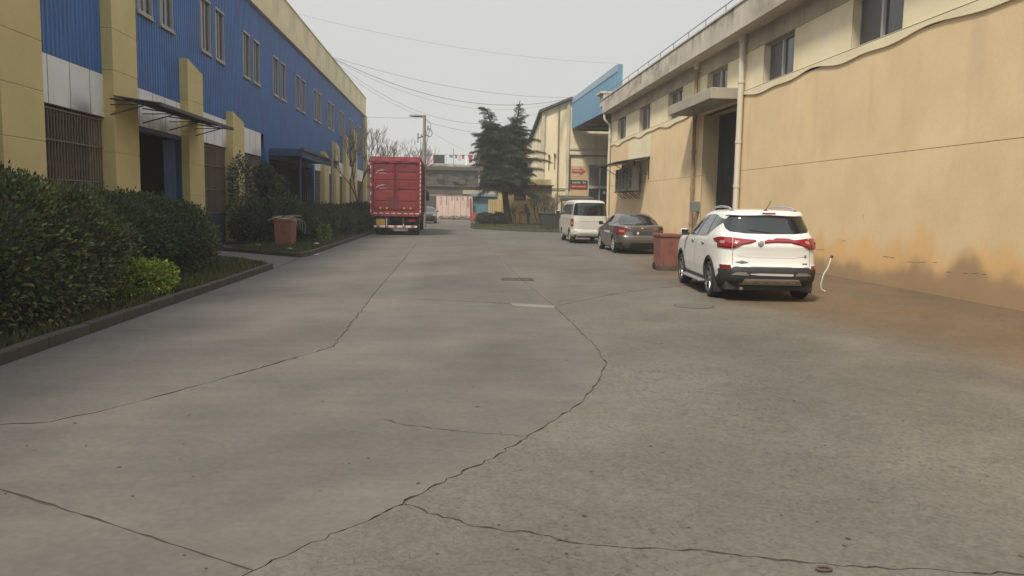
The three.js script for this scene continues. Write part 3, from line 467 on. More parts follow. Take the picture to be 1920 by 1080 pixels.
// lean-to awning on the wall and the three outdoor units under it
{
  const t = thing('wall_awning', 'dark sheet-metal awning on the tan wall above the air conditioners', 'awning', [9.8, 0, -42.5]);
  const PA = (a, y, o) => [lerp(9.78, 8.15, y), lerp(4.22, 3.93, y) + o, a]; wpart('sheet', ribbed(-46.6, -39.85, 0, 1, 0.18, 0.025, PA), M.sheetDark, t);
  for (const z of [-40.0, -43.2, -46.4]) wpart('bracket', [bar([9.77, 4.16, z], [8.2, 3.89, z], 0.04), bar([9.77, 3.3, z], [8.7, 3.95, z], 0.035), bar([9.77, 3.1, z], [9.77, 4.2, z], 0.05)], M.blackIron, t);
  wpart('edge_bar', bar([8.18, 3.9, -46.5], [8.18, 3.9, -39.9], 0.04), M.blackIron, t);
  const shell = mat([0.42, 0.41, 0.37], { map: T.grain, rough: 0.6 }), labels = ['grey two-fan outdoor unit under the awning, farthest from the camera', 'grey two-fan outdoor unit under the awning, middle of the three', 'grey two-fan outdoor unit under the awning, nearest the camera'];
  [-45.4, -43.7, -41.95].forEach((z, i) => {
    const u = thing('air_conditioner', labels[i], 'air conditioner', [9.5, 2.55, z], 0, 'outdoor units under the wall awning');
    part('casing', rbox(-0.22, 0.16, 0, 1.25, -0.47, 0.47, 0.02), shell, u);
    for (const y of [0.36, 0.9]) { const r = new THREE.TorusGeometry(0.24, 0.018, 6, 22); r.rotateY(Math.PI / 2); r.translate(-0.225, y, 0.08); const c = new THREE.CircleGeometry(0.235, 22); c.rotateY(-Math.PI / 2); c.translate(-0.222, y, 0.08); const f = part('fan_opening', c, M.dark, u); const q = []; for (let k = 1; k < 5; k++) { const g = new THREE.TorusGeometry(0.05 * k, 0.006, 4, 18); g.rotateY(Math.PI / 2); g.translate(-0.228, y, 0.08); q.push(g); } part('fan_grille', [r, ...q], M.steel, f); }
    part('service_panel', box(-0.226, -0.221, 0.1, 1.15, -0.44, -0.22), M.steel, u);
    part('shelf_bracket', [bar([-0.3, -0.02, -0.35], [0.27, -0.02, -0.35], 0.04), bar([-0.3, -0.02, 0.35], [0.27, -0.02, 0.35], 0.04), bar([-0.25, -0.03, -0.35], [0.27, -0.4, -0.35], 0.03), bar([-0.25, -0.03, 0.35], [0.27, -0.4, 0.35], 0.03)], M.blackIron, u);
  });
}
// ---------------------------------------------------------------- the cream works building with the blue canopy
{
  const b = thing('factory_building', 'cream factory building with a raised pale blue canopy and glazed door', 'factory', [10, 0, -70]);
  const Zf = -70, tint = (a, y) => { const s = fbm(a * 2.2, y * 0.25, 22, 4), n = fbm(a * 0.6, y * 0.5, 24, 3); const k = 0.92 + 0.18 * n, d = sstep(0.52, 0.78, s) * 0.4 * (0.4 + 0.6 * sstep(3, 10, y)); return [k * (1 - d), k * (1 - d), k * (1 - 1.05 * d)]; };
  // gable front: left of the door, above it, with the roof slope cut by columns
  const top = x => x < 10.04 ? lerp(9.75, 10.83, (x - 7.6) / 2.44) : lerp(10.83, 11.2, (x - 10.04) / 8);
  const g = wallGrid(7.6, 19, 0, 1, 0.3, 0.04, [], (a, t) => tint(a, t * top(a)), (a, t) => [a, t * top(a), Zf]);
  // the door opening is cut out of the front by building the front in pieces
  const front = [wallGrid(7.6, 11.73, 0, 1, 0.25, 0.05, [], (a, t) => tint(a, t * top(a)), (a, t) => [a, t * top(a), Zf]), wallGrid(11.73, 13.65, 0, 1, 0.3, 0.1, [], (a, t) => tint(a, 5.38 + t * 5), (a, t) => [a, lerp(5.38, top(a), t), Zf]), wallGrid(13.65, 19, 0, 1, 0.5, 0.1, [], (a, t) => tint(a, t * top(a)), (a, t) => [a, t * top(a), Zf])];
  wpart('front_wall', front, M.creamOld, b);
  wpart('yard_end_wall', box(27.5, 28, 0, 8.2, -69.9, -50.3), M.inside, b); wpart('side_wall', wallGrid(-92, Zf, 0, 1, 0.8, 0.1, [], (a, t) => tint(a + 40, t * 9), (a, t) => [7.6, t * lerp(9.75, 7.9, clamp((Zf - a) / 10)), a]), M.creamOld, b);
  wpart('core', [box(7.65, 11.7, 0, 7.6, -91.9, Zf - 0.06), box(13.7, 19, 0, 10.6, -91.9, Zf - 0.06), box(11.7, 13.7, 0, 10.6, -91.9, Zf - 1.2)], M.inside, b);
  const roofP = []; { const w = 0.25; const pos = []; const A = [[7.45, 9.8, Zf + w], [10.04, 10.92, Zf + w], [19, 11.3, Zf + w]], B = [[7.45, 7.95, -80], [10.04, 10.5, -80], [19, 11.3, -80]], C = [[7.45, 7.9, -92], [10.04, 9.8, -92], [19, 10.5, -92]]; const q = (a, b2, c, d) => pos.push(...a, ...b2, ...c, ...a, ...c, ...d); for (const [U, W] of [[A, B], [B, C]]) for (let i = 0; i < 2; i++) q(U[i], U[i + 1], W[i + 1], W[i]); const up = pos.map((v, i) => i % 3 === 1 ? v + 0.12 : v); const gg = new THREE.BufferGeometry(); gg.setAttribute('position', new THREE.Float32BufferAttribute([...pos, ...up], 3)); gg.computeVertexNormals(); roofP.push(uvBox(gg)); roofP.push(bar([7.4, 9.84, Zf + w], [10.04, 10.98, Zf + w], 0.2), bar([10.04, 10.98, Zf + w], [10.3, 11.0, Zf + w], 0.2), bar([7.4, 9.84, Zf + w], [7.4, 8.05, -80], 0.2)); }
  wpart('roof', roofP, M.sheetDark, b);
  wpart('pilaster', [box(9.75, 10.0, 0, 10.7, Zf, Zf + 0.12), box(7.58, 7.85, 0, 9.8, Zf, Zf + 0.1)], mat([0.62, 0.55, 0.42], { map: T.stain, rough: 0.95 }), b);
  wpart('string_course', [box(10.0, 18, 6.6, 6.75, Zf, Zf + 0.08)], M.parapet, b);
  wpart('lower_render', wallGrid(10.12, 11.72, 0, 5.2, 0.3, 0.3, [], (a, y) => { const k = 0.9 + 0.2 * fbm(a, y, 3, 3); return [k, k, k]; }, (a, y) => [a, y, Zf + 0.015]), mat([0.6, 0.43, 0.23], { map: T.plaster, rough: 0.95, vc: true }), b);
  wpart('drainpipe', [rod([9.03, 0, Zf + 0.09], [9.03, 10.2, Zf + 0.09], 0.05, 8)], M.pipeTan, b);
  wpart('service_pipe', [rod([10.08, 6.12, Zf + 0.1], [15, 6.12, Zf + 0.1], 0.06, 8), rod([10.08, 3.2, Zf + 0.1], [10.08, 6.12, Zf + 0.1], 0.05, 8), rod([7.9, 3.2, Zf + 0.1], [10.08, 3.2, Zf + 0.1], 0.04, 8)], M.rusty, b);
  for (const [x, y] of [[8.25, 5.9], [8.75, 6.0]]) wpart('wall_lamp', [rod([x, y - 1.1, Zf + 0.06], [x, y, Zf + 0.06], 0.03, 6), rbox(x - 0.07, x + 0.07, y, y + 0.25, Zf + 0.02, Zf + 0.16, 0.02)], M.rusty, b);
  // glazed door
  const d = sub('glazed_door', b), fr = mat([0.4, 0.37, 0.32], { rough: 0.6 });
  wpart('frame', [box(11.73, 11.83, 0, 5.38, Zf - 0.1, Zf + 0.02), box(13.55, 13.65, 0, 5.38, Zf - 0.1, Zf + 0.02), box(11.83, 13.55, 3.28, 3.52, Zf - 0.1, Zf + 0.03), box(12.72, 12.84, 0, 3.28, Zf - 0.1, Zf + 0.03), box(12.72, 12.84, 3.52, 5.3, Zf - 0.1, Zf + 0.03), box(11.83, 13.55, 5.3, 5.38, Zf - 0.1, Zf + 0.02)], fr, d);
  wpart('pane', box(11.83, 12.72, 3.52, 5.3, Zf - 0.06, Zf - 0.05), mat([0.13, 0.135, 0.11], { rough: 0.3 }), d); wpart('pane', box(12.84, 13.55, 3.52, 5.3, Zf - 0.06, Zf - 0.05), mat([0.1, 0.105, 0.09], { rough: 0.3 }), d);
  wpart('door_leaf', box(11.83, 12.72, 0.02, 3.28, Zf - 0.06, Zf - 0.05), M.glassDark, d); wpart('door_leaf', box(12.84, 13.55, 0.02, 3.28, Zf - 0.06, Zf - 0.05), M.glassDark, d);
  const st = new THREE.CircleGeometry(0.13, 20); st.translate(13.2, 2.95, Zf + 0.0); wpart('round_sticker', st, mat([0.8, 0.82, 0.82]), d);
  // canopy
  const c = sub('yard_canopy', b), X = 10.15, z0 = -50.4, topY = z => lerp(10.55, 10.95, (z0 - z) / 19.4), botY = z => lerp(7.98, 8.38, (z0 - z) / 19.4);
  const fas = ribbed(-69.8, z0, 0, 1, 0.3, 0.03, (a, t, o) => [X - o, lerp(botY(a), topY(a) - 0.42, t), a]); wpart('fascia_sheet', fas, M.blueLight, c);
  const flash = []; { const s = new THREE.Shape([[z0 + 0.02, topY(z0) - 0.45], [-69.8, topY(-69.8) - 0.45], [-69.8, topY(-69.8)], [z0 + 0.02, topY(z0)]].map(q => new THREE.Vector2(...q))); const e = new THREE.ExtrudeGeometry(s, { depth: 0.32, bevelEnabled: false }); e.rotateY(-Math.PI / 2); e.translate(X + 0.27, 0, 0); flash.push(uvBox(e)); } wpart('flashing', flash, M.blueEdge, c);
  wpart('end_sheet', box(X - 0.02, X + 0.3, 7.98, 10.54, z0 + 0.005, z0 + 0.05), M.blueLight, c);
  { const s = new THREE.Shape([[X + 0.05, 8.2], [29, 8.2], [29, 8.5], [X + 0.3, 8.5], [X + 0.28, 10], [X + 0.05, 10]].map(q => new THREE.Vector2(...q))); const e = new THREE.ExtrudeGeometry(s, { depth: 19.2, bevelEnabled: false }); e.translate(0, 0, -69.7); wpart('canopy_roof', uvBox(e), M.sheetDark, c); }
  const tr = []; for (let z = -52; z > -70; z -= 3) tr.push(bar([X + 0.2, 8.05, z], [27.4, 8.05, z], 0.12)); wpart('canopy_beam', tr, M.blackIron, c);
  // sign board and painted arrow
  const cv = document.createElement('canvas'); cv.width = 512; cv.height = 256; const x = cv.getContext('2d');
  x.fillStyle = '#1c3a2c'; x.fillRect(0, 0, 512, 144); x.fillStyle = '#a32a2c'; x.fillRect(0, 144, 512, 112); x.fillStyle = '#c9d6cf'; x.font = 'bold 74px sans-serif'; x.fillText('LOSTER', 44, 104);
  x.lineWidth = 7; x.strokeStyle = '#c9d6cf'; for (const ox of [366, 424]) { x.beginPath(); x.moveTo(ox, 52); x.lineTo(ox + 44, 52); x.moveTo(ox + 22, 40); x.lineTo(ox + 22, 104); x.moveTo(ox, 76); x.lineTo(ox + 44, 76); x.moveTo(ox + 4, 100); x.lineTo(ox + 16, 84); x.moveTo(ox + 42, 100); x.lineTo(ox + 28, 84); x.stroke(); }
  x.fillStyle = '#d99a94'; let px = 44; const rr = rng(5); while (px < 460) { const w = 8 + rr() * 12; if (Math.abs(px - 220) > 12) x.fillRect(px, 186 + rr() * 4, w, 26 + rr() * 6); px += w + 5; }
  const tx = new THREE.CanvasTexture(cv); tx.colorSpace = THREE.SRGBColorSpace; tx.magFilter = THREE.LinearFilter;
  const sg = thing('sign_board', 'green and red company sign board beside the glazed door', 'sign', [10.93, 3.28, -69.9]);
  part('panel', box(-0.73, 0.73, 0, 0.7, -0.06, 0.0), M.sheetDark, sg); const pl = new THREE.PlaneGeometry(1.46, 0.7); pl.translate(0, 0.35, 0.004); part('print', pl, new THREE.MeshStandardMaterial({ map: tx, roughness: 0.7 }), sg);
  const as = new THREE.Shape([[0, 0.28], [0.72, 0.28], [0.72, 0.08], [1.22, 0.43], [0.72, 0.78], [0.72, 0.58], [0, 0.58]].map(q => new THREE.Vector2(...q))); const ag = new THREE.ExtrudeGeometry(as, { depth: 0.02, bevelEnabled: false });
  const ar = thing('arrow_sign', 'faded red arrow sign pointing right above the sign board', 'sign', [10.28, 4.35, -69.96]); part('arrow', uvBox(ag), mat([0.5, 0.12, 0.12], { map: T.rust, rough: 0.8 }), ar);
  const strip = []; let sx = 0.1; while (sx < 0.8) { const w = 0.04 + 0.05 * rr(); strip.push(box(sx, sx + w, 0.38, 0.48, 0.021, 0.024)); sx += w + 0.03; } part('lettering', strip, mat([0.62, 0.34, 0.32]), ar);
}
// grey lean-to and a dark trailer box beyond the van
{
  const t = thing('lean_to', 'low grey sheet roof on posts behind the white van', 'lean-to', [8, 0, -53]);
  const PA = (a, y, o) => [a, lerp(2.4, 2.2, y) + o, lerp(-54.5, -51.8, y)]; wpart('roof_sheet', ribbed(6.9, 9.2, 0, 1, 0.18, 0.025, PA), M.greyWall, t); wpart('fascia', box(6.9, 9.2, 2.02, 2.2, -51.82, -51.78), M.greyWall, t);
  for (const x of [7.0, 8.0, 9.1]) wpart('post', rod([x, 0, -51.9], [x, 2.2, -51.9], 0.04), M.blackIron, t);
  const b = thing('metal_bin', 'large dark metal waste bin behind the van beside the tan house', 'waste bin', [6.55, 0, -54.5]);
  part('body', prism([[-0.55, 0.25], [0.55, 0.25], [0.68, 1.15], [-0.68, 1.15]], -0.5, 0.5), M.blackIron, b); part('lid', rbox(-0.75, 0.75, 1.15, 1.24, -0.56, 0.56), M.sheetDark, b); for (const x of [-0.4, 0.4]) for (const z of [-0.35, 0.35]) { const w = new THREE.CylinderGeometry(0.12, 0.12, 0.06, 12); w.rotateZ(Math.PI / 2); w.translate(x, 0.13, z); part('wheel', w, M.blackIron, b); }
}
// tan house behind the cedar
{
  const b = thing('house', 'small tan flat-roofed house behind the cedar tree', 'house', [6, 0, -66]);
  const tint = (a, y) => { const n = fbm(a * 1.5, y * 1.2, 42, 4), s = fbm(a * 5, y * 0.5, 44, 3); const d = sstep(1.0, 3.3, y) * 0.35 * s + (a > 6.4 ? 0.2 * sstep(2.0, 3.2, y) : 0) + 0.25 * sstep(0.6, 0, y) * n; const k = 0.9 + 0.22 * n; return [k * (1 - d), k * (1 - d * 1.05), k * (1 - d * 1.1)]; };
  wpart('wall', [wallGrid(3.9, 8.1, 0, 3.3, 0.25, 0.2, [[4.97, 5.95, 2.1, 2.65]], tint, (a, y) => [a, y, -66]), wallGrid(-71, -66, 0, 3.3, 0.5, 0.4, [], tint, (a, y) => [3.9, y, a]), wallGrid(-71, -66, 0, 3.3, 0.5, 0.4, [], tint, (a, y) => [8.1, y, a])], M.houseTan, b);
  wpart('core', box(3.95, 8.05, 0, 3.25, -70.95, -66.3), M.inside, b);
  wpart('roof_slab', [box(3.7, 8.2, 3.302, 3.4, -71, -65.6)], M.rusty, b); wpart('parapet', box(6.2, 8.0, 3.403, 3.85, -70, -65.75), M.yellow, b);
  const w = sub('window', b); wpart('frame', [box(4.97, 5.95, 2.1, 2.14, -66.12, -65.98), box(4.97, 5.95, 2.61, 2.65, -66.12, -65.98), box(4.97, 5.01, 2.14, 2.61, -66.12, -65.98), box(5.91, 5.95, 2.14, 2.61, -66.12, -65.98)], M.rusty, w); wpart('pane', box(5.01, 5.91, 2.14, 2.61, -66.1, -66.08), M.glassDark, w);
  const f = thing('sheet_fence', 'streaked tan corrugated fence panel left of the cedar trunk', 'fence', [3.6, 0, -67]); wpart('sheet', ribbed(2.9, 4.4, 0, 2.15, 0.2, 0.03, (a, y, o) => [a, y, -67 + o]), mat([0.5, 0.4, 0.22], { map: T.stain, rough: 0.8 }), f); wpart('rail', bar([2.9, 2.0, -67.05], [4.4, 2.0, -67.05], 0.05), M.wood, f);
}
// blue shed, red post and red box
{
  const b = thing('shed', 'blue corrugated shed with a pale blue roof sheet', 'shed', [3, 0, -80]);
  const blueS = mat([0.1, 0.22, 0.3], { map: T.stain, rough: 0.7 });
  wpart('wall', [ribbed(1.95, 4.2, 0, 2.5, 0.24, 0.04, (a, y, o) => [a, y, -80 + o]), box(1.95, 4.2, 0, 2.5, -83, -80.05)], blueS, b);
  wpart('roof', (() => { const g = prism([[1.6, 2.52], [4.5, 2.52], [4.5, 2.68], [2.2, 2.78], [1.6, 2.6]], -83.2, -79.5); return g; })(), M.blueLight, b);
  const p = thing('red_post', 'red painted post leaning at the corner of the blue shed', 'post', [1.8, 0, -79.4]); part('shaft', bar([0, 0, 0], [-0.12, 2.35, 0], 0.2, 0.2), mat([0.42, 0.07, 0.06], { map: T.rust }), p); part('arm', bar([0.0, 0.15, 0], [0.5, 0.1, 0.2], 0.12), mat([0.42, 0.07, 0.06], { map: T.rust }), p);
  const q = thing('red_cart', 'small red metal cart in front of the blue shed', 'cart', [2.25, 0, -78.5]); part('tray', prism([[-0.3, 0.35], [0.3, 0.35], [0.38, 0.85], [-0.38, 0.85]], -0.25, 0.25), mat([0.45, 0.07, 0.06], { map: T.rust }), q); part('leg', bar([-0.22, 0, 0], [-0.22, 0.35, 0], 0.06), M.rusty, q); part('leg', bar([0.22, 0, 0], [0.22, 0.35, 0], 0.06), M.rusty, q); part('rim', bar([-0.4, 0.86, 0.26], [0.4, 0.86, 0.26], 0.05), mat([0.5, 0.1, 0.08]), q);
}
// pink wall at the end of the lane with rubble at its foot
{
  const b = thing('yard_wall', 'stained pink rendered wall at the far end of the lane', 'wall', [0, 0, -95]);
  for (let i = 0; i < 6; i++) wpart('wall_panel', box(-2.0 + i * 0.72, -2.0 + (i + 1) * 0.72 - 0.03, 0, 2.72 + 0.06 * hash(i, 1, 1), -95.2, -95), M.pink, b);
  wpart('coping', box(-2.1, 2.4, 2.8, 2.9, -95.3, -94.9), M.greyWall, b);
  for (let i = 0; i < 6; i++) wpart('stain', box(-1.5 + i * 0.62, -1.38 + i * 0.62 + 0.1 * hash(i, 2, 2), 1.2 + hash(i, 4, 3), 2.6, -94.998, -94.994), mat([0.26, 0.22, 0.19]), b);
  const r = rng(31), gs = []; for (let i = 0; i < 170; i++) { const g = new THREE.DodecahedronGeometry(0.08 + 0.2 * r() * r(), 0); g.scale(1 + r(), 0.6 + r() * 0.6, 1 + r()); g.rotateY(r() * 6); const x = lerp(-1.6, 2.6, r()); g.translate(x, 0.04 + 0.3 * r() * r(), lerp(-94.5, -90.5, r())); gs.push(g); }
  const m = new THREE.Mesh(join(gs), mat([0.22, 0.17, 0.13], { map: T.soil })); m.name = 'rubble'; m.userData = { kind: 'stuff', label: 'brown rubble heap at the foot of the pink wall', category: 'rubble' }; scene.add(m);
}
// grey building with a roof terrace at the end
{
  const b = thing('back_building', 'grey two-storey concrete building with laundry on its roof terrace', 'building', [0, 0, -105]);
  wpart('wall', box(-14, 11, 0, 6.1, -118, -105), M.greyWall, b);
  wpart('cornice', [box(-14.2, 11.2, 6.102, 6.55, -118, -104.5)], M.greyWall, b); wpart('ledge', box(-14, 11, 4.0, 4.12, -105, -104.7), M.rusty, b);
  wpart('terrace_parapet', [box(-14, 11, 6.553, 7.0, -106.6, -106.4)], mat([0.6, 0.58, 0.55], { map: T.stain }), b);
  for (let i = 0; i < 30; i++) wpart('railing_bar', rod([-3.7 + i * 0.28, 7.0, -106.5], [-3.7 + i * 0.28, 7.62, -106.5], 0.025, 5), mat([0.6, 0.6, 0.6]), b);
  for (let i = 0; i < 9; i++) { const x = -12.2 + i * 2.6; const w = sub('window', b); wpart('frame', box(x, x + 1.2, 4.6, 5.8, -105.03, -104.98), M.greyWall, w); wpart('pane', box(x + 0.08, x + 1.12, 4.68, 5.72, -104.978, -104.965), M.glassDark, w); }
  for (const [x, y] of [[-1.75, 5.2], [0.3, 4.9], [1.1, 4.6]]) wpart('air_conditioner', rbox(x - 0.4, x + 0.4, y - 0.3, y + 0.3, -104.95, -104.55, 0.03), M.greyWall, b);
  wpart('drainpipe', rod([3.3, 4.1, -104.85], [3.3, 6.1, -104.85], 0.07, 8), M.alu, b); wpart('lower_roof', [box(1.2, 7, 3.0, 3.5, -105, -100), box(-3, 1, 2.75, 2.86, -103, -99.5)], M.beam, b); wpart('lower_wall', box(1.4, 6.9, 0, 3.0, -105, -100.3), M.greyWall, b);
  wpart('aerial', rod([-0.05, 6.5, -105.3], [-0.05, 8.9, -105.3], 0.035, 6), M.blackIron, b);
}
{ // laundry on the terrace
  const line = thing('clothes_line', 'clothes line strung between posts along the roof terrace', 'clothes line', [0, 6.55, -105.6]);
  wpart('wire', [rod([-4.2, 8.06, -105.6], [6, 8.2, -105.6], 0.012, 4)], M.cable, line); for (const x of [-4.2, -1.0, 2.6, 6]) wpart('post', rod([x, 6.55, -105.6], [x, 8.25, -105.6], 0.03, 6), M.steel, line);
  const cl = (name, label, cat, x, w, h, c, seed, shape) => {
    const t = thing(name, label, cat, [x, 8.1 + 0.0137 * x, -105.56], 0, 'washing on the roof terrace'); const n = 14, g = new THREE.PlaneGeometry(w, h, n, n), p = g.attributes.position, r = rng(seed);
    const ph = r() * 6; for (let i = 0; i < p.count; i++) { const px = p.getX(i), py = p.getY(i), v = 0.5 - py / h; let sx = 1; if (shape === 'shirt') sx = v < 0.3 ? 1.25 : 0.8; if (shape === 'trousers') sx = 1 - 0.15 * v; p.setXYZ(i, px * sx, py - h / 2, 0.05 * Math.sin(px * 9 + ph) * v + 0.02 * Math.sin(px * 23 + py * 3)); }
    g.computeVertexNormals(); part('cloth', g, mat(c, { rough: 0.95 }), t); part('peg', [box(-w * 0.4, -w * 0.4 + 0.04, -0.03, 0.05, -0.02, 0.02), box(w * 0.4 - 0.04, w * 0.4, -0.03, 0.05, -0.02, 0.02)], M.wood, t);
  };
  cl('pink_sheet', 'pale pink patterned sheet hanging nearest the light pole', 'sheet', -3.2, 1.1, 1.2, [0.7, 0.5, 0.55], 1); cl('black_blanket', 'black blanket hanging on the roof terrace line', 'blanket', -1.95, 1.5, 1.1, [0.03, 0.03, 0.035], 2); cl('blue_cloth', 'small blue cloth drying beside the black blanket', 'cloth', -0.35, 0.5, 0.35, [0.12, 0.24, 0.42], 3);
  cl('red_shirt', 'small dull red shirt beside the blue cloth', 'shirt', 0.3, 0.32, 0.45, [0.36, 0.08, 0.08], 4, 'shirt'); cl('striped_cloth', 'white and dark little cloth in mid line', 'cloth', 0.75, 0.3, 0.7, [0.45, 0.44, 0.44], 5); cl('maroon_shirt', 'small maroon shirt in mid line', 'shirt', 1.2, 0.35, 0.5, [0.3, 0.08, 0.12], 6, 'shirt');
  cl('white_trousers', 'white trousers hanging on the terrace line', 'trousers', 1.62, 0.32, 1.3, [0.7, 0.7, 0.68], 7, 'trousers'); cl('crimson_coat', 'large crimson coat on the terrace line', 'coat', 2.15, 0.5, 1.0, [0.3, 0.03, 0.06], 8, 'shirt'); cl('grey_coat', 'grey patterned coat left of the red banner', 'coat', 2.95, 0.5, 1.3, [0.24, 0.2, 0.19], 9, 'shirt'); cl('red_banner', 'bright red cloth hanging beside the cedar', 'cloth', 4.3, 1.8, 1.15, [0.55, 0.035, 0.03], 10);
}
// light pole and the wires
{
  const t = thing('light_pole', 'concrete street light pole rising behind the red truck', 'light pole', [-2.1, 0, -58]);
  part('shaft', new THREE.CylinderGeometry(0.1, 0.17, 7.95, 12).translate(0, 3.97, 0), mat([0.26, 0.25, 0.23], { map: T.stain }), t); part('arm', [rod([0.1, 7.78, 0], [-0.35, 7.84, 0], 0.035)], M.steel, t); part('lamp_head', (() => { const g = new THREE.SphereGeometry(0.5, 14, 8); g.scale(1, 0.2, 0.36); g.translate(-0.6, 7.88, 0); return g; })(), M.steel, t);
  part('crossarm', [bar([-0.5, 6.3, 0], [0.2, 6.55, 0], 0.07), bar([-0.45, 6.0, 0], [-0.45, 6.5, 0], 0.06)], M.blackIron, t); part('insulator', [rod([0.25, 6.95, 0], [0.25, 7.2, 0], 0.06), rod([-0.45, 6.5, 0], [-0.45, 6.65, 0], 0.06), rod([-0.2, 6.45, 0], [-0.2, 6.6, 0], 0.06)], M.steel, t);
  const coil = new THREE.TorusGeometry(0.28, 0.03, 6, 18); coil.scale(0.7, 1, 1); coil.translate(0.35, 6.7, 0.1); part('cable_coil', coil, M.cable, t); part('drop_cable', tube([[0.05, 7.7, 0.12], [0.45, 7.3, 0.12], [0.3, 6.6, 0.12], [0.12, 5.5, 0.12], [0.14, 3, 0.14]], 0.02, 20, 5), M.cable, t);
  const q = thing('thin_pole', 'thin forked metal pole just left of the light pole', 'pole', [-2.62, 0, -58]); part('shaft', rod([0.1, 0, 0], [0, 4.9, 0], 0.045), M.steel, q); part('fork', [rod([0, 4.9, 0], [-0.35, 5.25, 0], 0.035), rod([0, 4.9, 0], [0.15, 5.15, 0], 0.03)], M.steel, q);
  const wire = (label, a, b, sag, r = 0.018) => { const p = []; for (let i = 0; i <= 20; i++) { const s = i / 20; p.push([lerp(a[0], b[0], s), lerp(a[1], b[1], s) - 4 * sag * s * (1 - s), lerp(a[2], b[2], s)]); } const m = part('strand', tube(p, r * 0.6, 48, 5), M.cable, thing('overhead_wire', label, 'overhead wire', [0, 0, 0], 0, 'wires across the lane')); return m; };
  wire('topmost of the wires fanning from the blue warehouse parapet', [-8.7, 11.9, -58.5], [10.05, 11.0, -69.5], 0.75);
  wire('thicker sagging wire below the topmost one', [-8.7, 11.85, -58.5], [9.6, 10.85, -69.5], 1.6, 0.028);
  wire('twin of the thicker sagging wire, slightly lower', [-8.7, 11.8, -58.5], [8.8, 10.5, -69.6], 1.75, 0.014);
  wire('long wire dipping behind the cedar tips', [-8.7, 11.75, -59], [8, 10.0, -69.8], 2.6, 0.016);
  wire('wire from the parapet down to the light pole top', [-8.7, 11.7, -62], [-2.1, 7.8, -58], 0.35, 0.014);
  wire('level wire from the warehouse end to the light pole', [-8.7, 9.6, -76], [-2.15, 7.75, -58], 0.05, 0.02);
  wire('wire from the light pole toward the cedar', [-2.05, 7.5, -58], [4.6, 7.0, -61.5], 0.25, 0.016);
  wire('faint high wire crossing the open sky', [-8.7, 11.95, -46], [10.2, 10.6, -50.5], 0.5, 0.008);
  wire('guy wire sloping from the pole to the terrace', [-2.0, 7.0, -58], [1.6, 8.6, -104.6], 0.1, 0.014);
}
// ---------------------------------------------------------------- vehicles: bodies lofted from horizontal outlines; local axes: front toward -z, tail toward +z
const carMat = {
  white: mat([0.74, 0.725, 0.68], { rough: 0.35, phys: true, clearcoat: 0.7, clearcoatRoughness: 0.12 }),
  vanWhite: mat([0.62, 0.6, 0.53], { map: T.grain, rough: 0.45, phys: true, clearcoat: 0.25, clearcoatRoughness: 0.2 }),
  bronze: mat([0.115, 0.1, 0.09], { rough: 0.35, metal: 0.45, phys: true, clearcoat: 0.8, clearcoatRoughness: 0.08 }),
  black: mat([0.02, 0.02, 0.022], { rough: 0.3, phys: true, clearcoat: 0.6 }),
  plastic: mat([0.022, 0.022, 0.022], { rough: 0.6 }), tyre: mat([0.018, 0.018, 0.018], { rough: 0.85 }),
  glass: mat([0.012, 0.014, 0.016], { rough: 0.06, phys: true, clearcoat: 0.6, clearcoatRoughness: 0.03 }),
  seam: mat([0.03, 0.03, 0.03], { rough: 0.8 }), chrome: mat([0.62, 0.61, 0.6], { rough: 0.22, metal: 0.9 }), silver: mat([0.45, 0.45, 0.45], { rough: 0.35, metal: 0.6 }),
  red: mat([0.24, 0.01, 0.014], { rough: 0.12, phys: true, clearcoat: 0.7, clearcoatRoughness: 0.05 }), redDeep: mat([0.16, 0.008, 0.01], { rough: 0.2 }), pale: mat([0.5, 0.48, 0.44], { rough: 0.3 }), clear: mat([0.34, 0.2, 0.18], { rough: 0.15 }), amber: mat([0.55, 0.22, 0.05], { rough: 0.2 }),
  rimDark: mat([0.2, 0.2, 0.2], { rough: 0.3, metal: 0.7 }), skid: mat([0.3, 0.27, 0.23], { rough: 0.45, metal: 0.3 }), frameGrey: mat([0.14, 0.14, 0.14], { rough: 0.4 }),
};
function carSurface(rows) {
  const at = y => { y = clamp(y, rows[0][0], rows[rows.length - 1][0]); let i = 0; while (i + 2 < rows.length && y > rows[i + 1][0]) i++; const a = rows[i], b = rows[i + 1], t = (y - a[0]) / (b[0] - a[0]); return [1, 2, 3, 4].map(k => lerp(a[k], b[k], t)); };
  const pt = (phi, y) => { const [w, zf, zr, n] = at(y), a = Math.sin(phi), b = Math.cos(phi), k = Math.pow(Math.pow(Math.abs(a), n) + Math.pow(Math.abs(b), n), -1 / n); return [w * a * k, y, (zf + zr) / 2 + (zr - zf) / 2 * b * k]; };
  // phi of a point given by x on the tail (or nose), or by z on a side (side = -1 left, 1 right)
  const tail = (x, y) => { const [w, , , n] = at(y), u = clamp(Math.abs(x) / w, 0, 0.9995), b = Math.pow(1 - Math.pow(u, n), 1 / n); return Math.sign(x) * Math.atan2(u, b); };
  const side = (s, z, y) => { const [, zf, zr, n] = at(y), u = clamp((z - (zf + zr) / 2) / ((zr - zf) / 2), -0.9995, 0.9995), a = Math.pow(1 - Math.pow(Math.abs(u), n), 1 / n); return s * Math.atan2(a, u); };
  return { rows, at, pt, tail, side };
}
